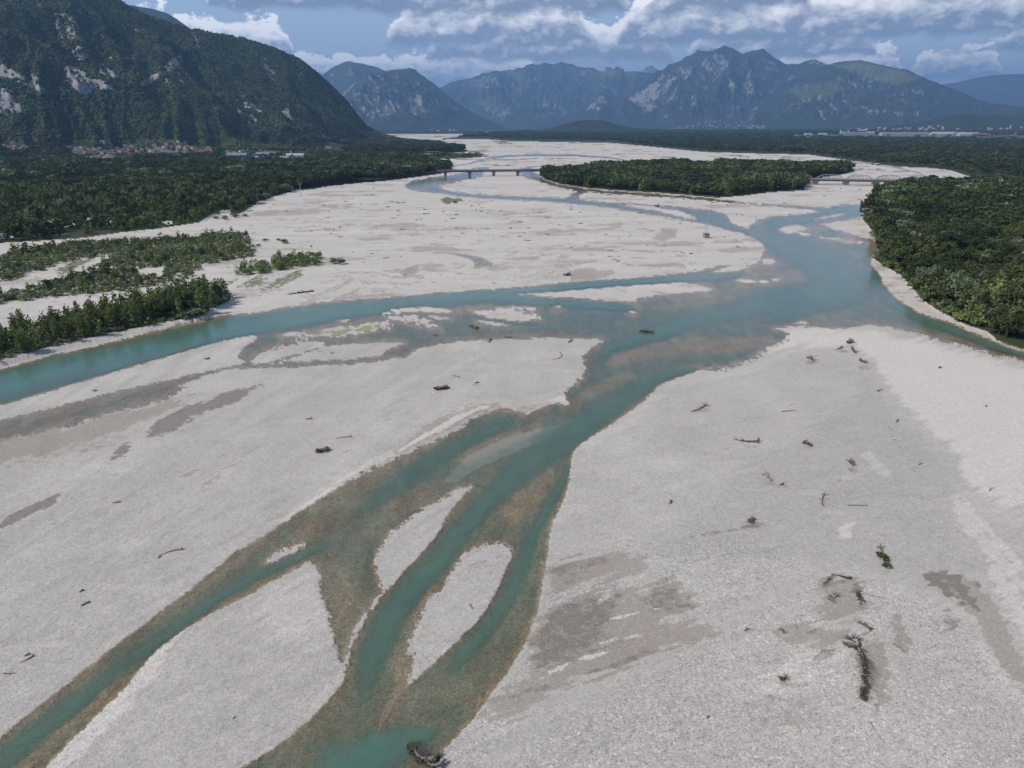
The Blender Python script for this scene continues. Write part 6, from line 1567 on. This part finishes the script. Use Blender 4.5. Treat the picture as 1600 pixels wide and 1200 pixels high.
W_('drift_branch','short curved branch right of the debris line',(1371,612),(1378,609),.25,3,.5,4,1.0,DARKWOOD,sag=.4,seed=30)
W_('drift_log','thin straight branch lying level on the right bar',(1222,644),(1245,642),.16,3,.4,7,.7,DARKWOOD,seed=31)
W_('stump','brown root stump with a short tail between the thin branch and the root ball bush',(1259,693),(1268,697),.55,9,1.0,5,1.0,DARKWOOD,seed=32)
W_('root_ball','round dark root ball with thin debris shadow on the right bar',(1329,723),(1332,728),.6,12,1.1,9,1.0,DARKWOOD,30,seed=33)
W_('stump','pale stump with forked trunk at the bend of a dark debris arc',(1197,743),(1205,752),.45,8,.9,6,1.2,DEADWOOD,seed=34)
W_('driftwood_scrap','small dark knob at the end of the debris arc right of the forked stump',(1223,757),(1219,759),.35,7,.45,3,.5,DARKWOOD,seed=35)
W_('drift_branch','anchor-shaped dead tree with fanned twigs on the right bar',(1287,774),(1286,792),.16,9,1.3,9,1.3,DARKWOOD,seed=36)
W_('driftwood_scrap','tiny spiky dark root left on the right bar near the channel',(1048,784),(1046,788),.3,8,.6,3,.6,DARKWOOD,seed=37)
W_('driftwood_mound','dark leafy tangle at the end of the long tan bank line',(1177,812),(1171,818),.35,9,.9,10,1.5,DARKWOOD,60,seed=38)
W_('driftwood_scrap','short dark stick beside the grey strip of the right bar',(1403,657),(1399,661),.25,5,.5,2,.5,DARKWOOD,seed=39)
W_('drift_branch','thin pale forked branch above the dry side channel',(1436,727),(1441,724),.14,3,.4,5,.8,DARKWOOD,seed=40)
W_('driftwood_scrap','small dark root in the bright upper right part of the right bar',(1469,575),(1466,576),.35,7,.9,3,.8,DARKWOOD,seed=41)
W_('driftwood_scrap','lone tiny scrap in the bright gravel near the right frame edge',(1541,635),(1540,636),.25,5,.5,2,.5,DARKWOOD,seed=42)
W_('drift_branch','Y-shaped twig beside the head of the dry side channel',(1545,768),(1551,762),.11,0,0,7,1.0,DARKWOOD,seed=43)
W_('uprooted_shrub','uprooted green shrub lying head down on the right bar',(1375,857),(1384,888),.3,8,1.2,16,1.8,DARKWOOD,420,seed=44,clumpr=1.5)
W_('driftwood_scrap','dark shard on the upper left of the stained sand patch',(1296,905),(1286,914),.28,7,.7,7,.8,DARKWOOD,seed=45)
W_('drift_branch','brushy twigs along the upper rim of the stained sand patch',(1300,898),(1330,906),.14,3,.4,14,1.1,DARKWOOD,40,seed=46)
W_('stump','fan of pale roots in the middle of the stained sand patch',(1306,932),(1298,940),.28,11,1.1,10,1.3,DEADWOOD,seed=47)
W_('uprooted_shrub','small uprooted bush with one long bare branch pointing right',(1342,925),(1346,945),.22,9,.9,14,1.2,DARKWOOD,60,seed=48)
W_('drift_branch','long thin bare branch reaching right from the small uprooted bush',(1347,928),(1382,936),.07,0,0,6,.5,DARKWOOD,seed=49)
W_('drift_log','short thick black log above the big fallen tree',(1359,984),(1339,973),.35,6,.6,9,.8,DARKWOOD,seed=50)
W_('driftwood_scrap','dark twiggy clump on the pale sand left of the big fallen tree',(1228,1060),(1220,1062),.2,8,1.0,12,1.1,DARKWOOD,30,seed=51)
W_('driftwood_scrap','small dark star-shaped root above the long sand tongue',(1167,984),(1165,986),.18,8,.5,3,.4,DARKWOOD,seed=52)
W_('driftwood_scrap','tiny dark scrap low on the right bar in plain gravel',(1107,1120),(1106,1121),.15,5,.25,2,.3,DARKWOOD,seed=53)
W_('driftwood_scrap','small dark root left of the big fallen tree on brown stains',(1222,985),(1226,991),.18,6,.6,5,.7,DARKWOOD,seed=54)
W_('drift_branch','thin dark twig on the long bar islet between the two channels',(735,946),(738,953),.10,5,.5,6,.6,DARKWOOD,seed=55)
W_('drift_branch','lone short stick on the big lower left islet',(364,1124),(369,1120),.11,0,0,2,.2,DARKWOOD,seed=56)
W_('driftwood_scrap','small brown scrap on the narrow bar below the main river, left one',(150,611),(145,612),.35,6,.7,3,.7,DARKWOOD,seed=57)
W_('driftwood_scrap','brown curved scrap on the narrow bar below the main river, right one',(326,561),(320,562),.4,6,1.0,4,1.1,DARKWOOD,seed=58)
W_('drift_log','long thin straight stick pointing down from the big fallen tree',(1361,1130),(1379,1158),.06,3,.2,2,.2,DARKWOOD,seed=59)
W_('driftwood_scrap','row of small dark scraps on the level line right of the anchor-shaped tree',(1325,790),(1355,791),.12,0,0,14,.7,DARKWOOD,seed=60)
W_('driftwood_scrap','brushy bush heap on the shore of the mid bar beside brown sand',(889,430),(884,431),1.0,9,2.2,9,2.4,DARKWOOD,160,seed=61,clumpr=2.6)
W_('snag','black snag in the upper channel before the thin gravel spit',(1028,323),(1024,323),1.3,9,3.0,8,3,DARKWOOD,seed=62)
W_('driftwood_scrap','long dark log below the small grey heap on the left shore of the main river',(486,456),(450,461),.6,6,1.5,14,2.2,DARKWOOD,seed=63)
# the big fallen tree with its dense tangle
def big_wreck(label, root_px, tip_px, seed, n_br, blen, r, leaves, lmat, extra=(), name='fallen_tree'):
    rr = random.Random(seed)
    x0, y0 = ground_at(*root_px); x1, y1 = ground_at(*tip_px); z0 = float(ground_z(x0, y0)[0])
    ang = math.atan2(y1-y0, x1-x0); L = math.hypot(x1-x0, y1-y0)
    t = thing(name, label, 'fallen tree', (x0, y0, z0), ang)
    P_ = lambda s: Vector((L*s, .9*math.sin(s*4.2), r + .25 - .2*s))
    MB().tube([P_(k/6) for k in range(7)], [r*1.2, r*1.05, r*.9, r*.75, r*.6, r*.4, r*.15], 8).build('trunk', DEADWOOD, t)
    m = MB()
    for i in range(14):
        a = 6.28*i/14 + rr.random()*.3; ln = blen*.9*rr.uniform(.6, 1.1); e = Vector((-rr.uniform(0, .6)*ln, math.cos(a)*ln, abs(math.sin(a))*ln*.8 + .1))
        m.tube([P_(0), e*.5 + Vector((0,0,.15)), e], [r*.6, r*.35, r*.06], 5)
        for j in range(3):
            m.tube([e*.6, e*.6 + Vector((rr.uniform(-.4,.2), rr.uniform(-.5,.5), rr.uniform(-.1,.5)))*ln], [r*.2, r*.04], 3)
    m.build('root', DARKWOOD, t)
    m = MB()
    for i in range(n_br):
        s = rr.uniform(.12, 1.0); sd = rr.choice((-1, 1)); ln = blen*rr.uniform(.4, 1.1)*(1.1 - .4*abs(s-.6))
        p = P_(s); e = p + Vector((ln*rr.uniform(.0, .9), sd*ln*rr.uniform(.3, 1.0), rr.uniform(-.1, .5)*ln)); e.z = max(e.z, .08)
        q = (p+e)*.5 + Vector((0, 0, .12*ln)); m.tube([p, q, e], [r*.22, r*.13, r*.03], 4)
        for j in range(3):
            f_ = p*(.3+.1*j) + e*(.7-.1*j); e2 = f_ + Vector((rr.uniform(.0, .5), sd*rr.uniform(-.2, .6), rr.uniform(0, .3)))*ln*.6
            e2.z = max(e2.z, .05); m.tube([f_, e2], [r*.08, r*.02], 3)
    m.build('branch', DARKWOOD, t)
    for nm, s0, s1, cnt, wd in leaves:
        lob = [(L*(s0+(s1-s0)*k/6.), .9*math.sin((s0+(s1-s0)*k/6.)*4.2) + rr.uniform(-.3,.3)*wd, .35, wd*rr.uniform(.5,.9), wd*rr.uniform(.4,.8), .45) for k in range(7)]
        link(bpy.data.objects.new(nm, cloud_mesh(nm, lob, cnt, .13, lmat if nm == 'leafy_twigs' else L_TWIG, seed+40)), t)
    return t
big_wreck('big fallen tree on the lower right bar, green head and bare tip', (1333,1003), (1358,1093), 5, 170, 2.4, .22, [('leafy_twigs', .12, .42, 320, .8), ('dry_twigs', .35, 1.0, 900, 1.1)], L_DRY)
big_wreck('tangle of roots and earth at the head of the big fallen tree', (1336,1005), (1325,1012), 9, 34, 1.3, .42, [('dry_twigs', .0, 1.0, 200, .9)], L_DRY, name='root_mass')
big_wreck('leafy log jam on the water edge at the bottom of the picture', (678,1188), (640,1172), 12, 60, 2.1, .40, [('leafy_twigs', .1, 1.0, 620, 1.5)], L_DRY, name='log_jam')
big_wreck('bare pale branches heaped on the near end of the log jam', (690,1196), (655,1186), 14, 46, 1.7, .26, [('dry_twigs', .3, .9, 90, .8)], L_DRY, name='branch_heap')
# scraps strewn over the wide mid-river bar
proto = []
def scrap_proto(i):
    rr = random.Random(300+i); t = thing('driftwood_scrap', 'x', 'driftwood', (0, 0, 0), 0)
    L = rr.uniform(4, 8)
    MB().tube([(0,0,.3),(L*.3,rr.uniform(-.5,.5),.45),(L*.65,rr.uniform(-.8,.8),.35),(L,rr.uniform(-1,1),.15)], [.5,.42,.3,.08], 6).build('trunk', DARKWOOD, t)
    m = MB()
    for k in range(10):
        s = rr.random(); a = rr.uniform(-1.2, 1.2); ln = rr.uniform(.8, 2.6); p = Vector((L*s*.9, 0, .3)); e = p + Vector((math.cos(a)*ln, math.sin(a)*ln, rr.uniform(.1, .9)))
        m.tube([p, (p+e)*.5+Vector((0,0,.15)), e], [.2, .13, .04], 4)
    m.build('branch', DARKWOOD, t)
    m = MB()
    for k in range(8):
        a = k*.8; m.tube([(0,0,.3),(-.3-.4*rr.random(), math.cos(a)*1.1, .4+abs(math.sin(a))*1.1)], [.25,.05], 4)
    m.build('root', DARKWOOD, t); return t
SCRAPS = [(421,325),(446,330),(506,321),(536,307),(550,307),(572,306),(579,305),(538,315),(564,319),(515,330),(510,341),(584,295),(611,315),(620,317),(629,317),(604,324),(620,330),(621,337),(612,341),(662,328),(662,334),(691,331),
 (657,343),(650,344),(626,359),(507,358),(522,359),(531,355),(485,361),(516,366),(529,370),(580,397),(600,404),(551,394),(626,401),(712,336),(705,342),(695,346),(696,357),(712,357),(725,357),(760,358),(721,365),(717,371),(746,362),
 (770,375),(797,357),(782,330),(760,334),(789,336),(770,442),(750,330),(743,329),(736,322),(747,320),(752,325),(732,314),(766,314),(842,332),(851,340),(810,347),(817,364),(810,370),(820,376),(824,357),(890,328),(911,328),(960,335),
 (1000,333),(1061,349),(1017,361),(984,367),(983,371),(945,367),(891,387),(950,391),(972,390),(950,401),(965,401),(958,405),(964,409),(1010,384),(1037,384),(1062,384),(1064,395),(1079,397),(1131,371),(1151,386),(1085,422),(1167,416),
 (1112,317),(1121,314),(1132,315),(1150,316),(1135,320),(1150,336),(1158,336),(1172,322),(1182,342),(1274,295),(1313,295),(1294,300),(1313,300),(1287,306),(1269,299),(1341,297),(1224,318),(1232,336),(1341,312),(872,352),(853,366),(905,350),(836,320),(905,332)]
zone_txt = lambda u, v: ('on the pale gravel between the bridge and the right pool' if u > 1200 else 'on the gravel tongue between the two upper channels' if (u > 1100 and v < 345) else 'on the eastern half of the wide mid-river bar' if u > 860 else
                         'around the green patch of the wide mid-river bar' if u > 690 else 'on the western half of the wide mid-river bar')
protos = [scrap_proto(i) for i in range(6)]
for i, (u, v) in enumerate(SCRAPS):
    x, y = ground_at(u, v); z = float(ground_z(x, y)[0]) - .05
    k = (.5 + .55*rv.random())*(1.0 if v < 360 else .75); zt_ = zone_txt(u, v)
    long_ = (u, v) in ((820,376),(851,340),(960,335),(950,391),(507,358),(1132,315))
    lab = ('long dark drift log ' if long_ else 'small dark driftwood scrap ') + zt_
    p_ = protos[i % 6]
    sc = (k*(1.7 if long_ else 1), k, k)
    if i < 6:
        p_.location = (x, y, z); p_.rotation_euler = (0, 0, rv.uniform(-1.5, 1.5)); p_.scale = sc; p_['label'] = lab; p_['group'] = 'driftwood scraps ' + zt_
    else: dup(p_, (x, y, z), rv.uniform(-1.5, 1.5) if not long_ else rv.uniform(-.3, .3), sc, lab, 'driftwood scraps ' + zt_)

# ------------------------------------------------------------------ factory and towns on the far plain
def far_place(u, v): x, y = ground_at(u, v); return (x, y, 2.5)
SHEDS = [(1240,211.8,60,40,9,'white','white','small white shed at the left end of the far plain'),(1262,211.6,70,40,9,'white','white','white shed next right of the leftmost far shed'),(1285,211.5,80,40,9,'grey','white','pale shed between the far sheds and the cement works'),
 (1335,211.2,260,60,14,'grey','blue','long low hall at the foot of the cement works silos'),(1347,209.2,90,60,30,'grey','white','tall pale block in the middle of the cement works'),(1359,210.8,70,50,18,'white','white','bright white cube right of the tall cement works block'),
 (1400,211.8,300,70,12,'white','blue','long blue-roofed hall left of the white water tower'),(1440,211.6,260,70,12,'grey','blue','long blue-roofed hall right of the white water tower'),(1480,211.8,300,80,13,'white','white','longest white hall in the middle right of the far plain'),
 (1512,212.2,180,70,12,'white','white','white hall left of the dark red tower'),(1532,213.4,120,50,14,'red','brown','dark red works building under the mushroom tower'),(1420,207.5,120,50,10,'grey','brown','brown-roofed shed behind the long blue halls'),
 (1470,207.6,160,50,10,'white','white','white shed behind the longest hall'),(1560,211.6,160,50,9,'white','white','white shed right of the dark red works'),(1590,212.0,120,50,9,'white','white','white shed at the right frame edge'),(1300,210.0,60,30,12,'white','white','small white building left of the silos')]
for (u, v, w_, d_, h_, wl, ro, lab) in SHEDS:
    house(*far_place(u, v), w_, d_, h_, .02, wl, ro, lab, None, 'factory hall', 'factory_hall')
def silo(u, v, h, r, label, n=1, mat=None, cap=False, name='silo', cat='silo'):
    x, y, z = far_place(u, v)
    t = thing(name, label, cat, (x, y, z), 0)
    MB().tube([(0,0,-2),(0,0,h)], [r, r*(.75 if name == 'chimney' else 1)], 14).build('shaft', mat or WALLS['white'], t)
    if cap: MB().tube([(0,0,h),(0,0,h+r*1.2),(0,0,h+r*3.2),(0,0,h+r*3.8)], [r, r*3.2, r*3.2, r*.6], 14).build('tank', mat or WALLS['white'], t)
    else: MB().tube([(0,0,h+.01),(0,0,h+r*.5)], [r*(.75 if name == 'chimney' else 1), r*.2], 14).build('top', mat or WALLS['grey'], t)
    return t
silo(1313,210.8,42,9,'leftmost white silo of the cement works'); silo(1318,210.8,30,10,'second low silo of the cement works'); silo(1325,210.9,36,9,'third silo of the cement works'); silo(1331,210.6,28,9,'fourth silo of the cement works')
silo(1353,209.4,48,14,'broad silo on the tall cement works block'); silo(1371,210.6,66,5,'tall thin pale chimney right of the cement works', mat=WALLS['grey'], name='chimney', cat='chimney')
silo(1436,210.2,38,4,'white mushroom water tower on the far plain', cap=True, name='water_tower', cat='water tower'); silo(1444,210.4,44,4,'left one of two thin chimneys beside the white water tower', mat=WALLS['grey'], name='chimney', cat='chimney')
silo(1446.5,210.4,50,4,'right one of two thin chimneys beside the white water tower', mat=WALLS['grey'], name='chimney', cat='chimney'); silo(1462,208.6,40,3.5,'thin pale tower behind the longest white hall', mat=WALLS['white'], name='chimney', cat='chimney')
silo(1531.5,212.4,48,4,'dark mushroom tower above the dark red works', mat=WALLS['red'], cap=True, name='water_tower', cat='water tower'); silo(1573,211,30,3,'thin tower near the right frame edge', mat=WALLS['grey'], name='chimney', cat='chimney')
silo(676,204.6,26,4,'tiny white church tower at the foot of the conical mountain', name='church_tower', cat='church tower')
# hillside town under the twin-summit mountain and rows of houses below the green mountain
town_sets = [(1040,1198,186,203.5,118,'in the pale hillside town under the twin summits','houses of the hillside town'), (1320,1478,199.5,203.5,34,'in the thin row of houses below the rounded green mountain','houses below the green mountain'), (1490,1600,200,203.5,10,'in the scattered hamlet at the right horizon','houses of the right hamlet'),
             (672,720,203.6,205.2,6,'at the foot of the conical mountain across the upper river','houses under the conical mountain')]
_m4 = {}
for (u0, u1, v0, v1, n, where, grp) in town_sets:
    for i in range(n):
        k = rv.random(); u = u0 + (u1-u0)*k; v = v1 - (v1-v0)*rv.random()*max(0.02, 1 - abs(2*k-1.15))**.8 if v1-v0 > 6 else rv.uniform(v0, v1)
        a, e = az_el(u, v); dist = 11900 if u0 < 1200 else 10700
        if u0 < 700: dist = 9300
        z = CAM_H + dist*math.tan(e); x, y = dist*math.sin(a), dist*math.cos(a)
        z = max(z, 2.5); wl = rv.choice(['white','cream','white','pink']); ro = rv.choice(['terracotta','brown','terracotta'])
        TOWN_ = globals().setdefault('TOWN', []); TOWN_.append((x, y, z, a, e, wl, ro, where, grp))
for (x, y, z, a, e, wl, ro, where, grp) in TOWN:
    # stand each house on the slope it is seen against
    best = None
    for hf in RANGE_H:
        for r in range(8800, 20000, 80):
            zz, _, t_ = hf(np.array([a]), np.array([float(r)]))
            if t_[0] < 0 or t_[0] > 1: continue
            if math.atan2(zz[0]-CAM_H, r) >= e:
                if best is None or r < best[0]: best = (r, float(zz[0]))
                break
    if best is None: best = (11000, 2.5)
    r, zz = best
    house(r*math.sin(a), r*math.cos(a), zz-1, rv.uniform(18, 34), rv.uniform(13, 18), rv.uniform(9, 15), rv.uniform(-.6, .6), wl, ro, 'tiny %s %s-roofed house %s' % (wl, ro, where), grp, windows=False)
# loose cobbles on the near bars and bed
STONECOL = bpy.data.collections.new('stone_models')
ST = [plain_mat('white_limestone_cobble', (.56,.54,.51), .8, .15, 6), plain_mat('grey_limestone_cobble', (.36,.35,.34), .85, .2, 6), plain_mat('buff_cobble', (.42,.37,.32), .85, .2, 6)]
for j in range(6):
    bm = bmesh.new(); bmesh.ops.create_icosphere(bm, subdivisions=1, radius=.5); r_ = random.Random(j)
    for v in bm.verts: v.co = Vector((v.co.x*(.8+.4*r_.random()), v.co.y*(.65+.3*r_.random()), v.co.z*.45))
    me = bpy.data.meshes.new('cobble'); bm.to_mesh(me); bm.free(); me.materials.append(ST[j % 3]); STONECOL.objects.link(bpy.data.objects.new('c%d' % j, me))
r_ = np.random.RandomState(8); n = 26000
u = r_.uniform(-40, 1640, n); v = 640 + 580*r_.rand(n)**.8
dx = (u-800)/F; dyv = CP + (600-v)/F*SP; dzv = -SP + (600-v)/F*CP; t_ = -CAM_H/dzv
x = dx*t_; y = dyv*t_; z = ground_z(x, y)
s_in = poly_sdf(WATER, u, v, 20)
k = (z > .0)
x, y, z, v = x[k], y[k], z[k], v[k]; n = len(x)
sz_ = (.10 + .22*r_.rand(n)**2.5)*(1 + .5*(v < 850))
instancer('loose_cobbles', np.stack([x, y, z+.02], 1), np.stack([sz_, sz_, sz_*1.2], 1), np.stack([r_.rand(n)*.6, r_.rand(n)*.6, r_.rand(n)*6.3], 1), r_.randint(0, 6, n), STONECOL, 'loose pale limestone cobbles strewn over the near gravel bars', 'stones')
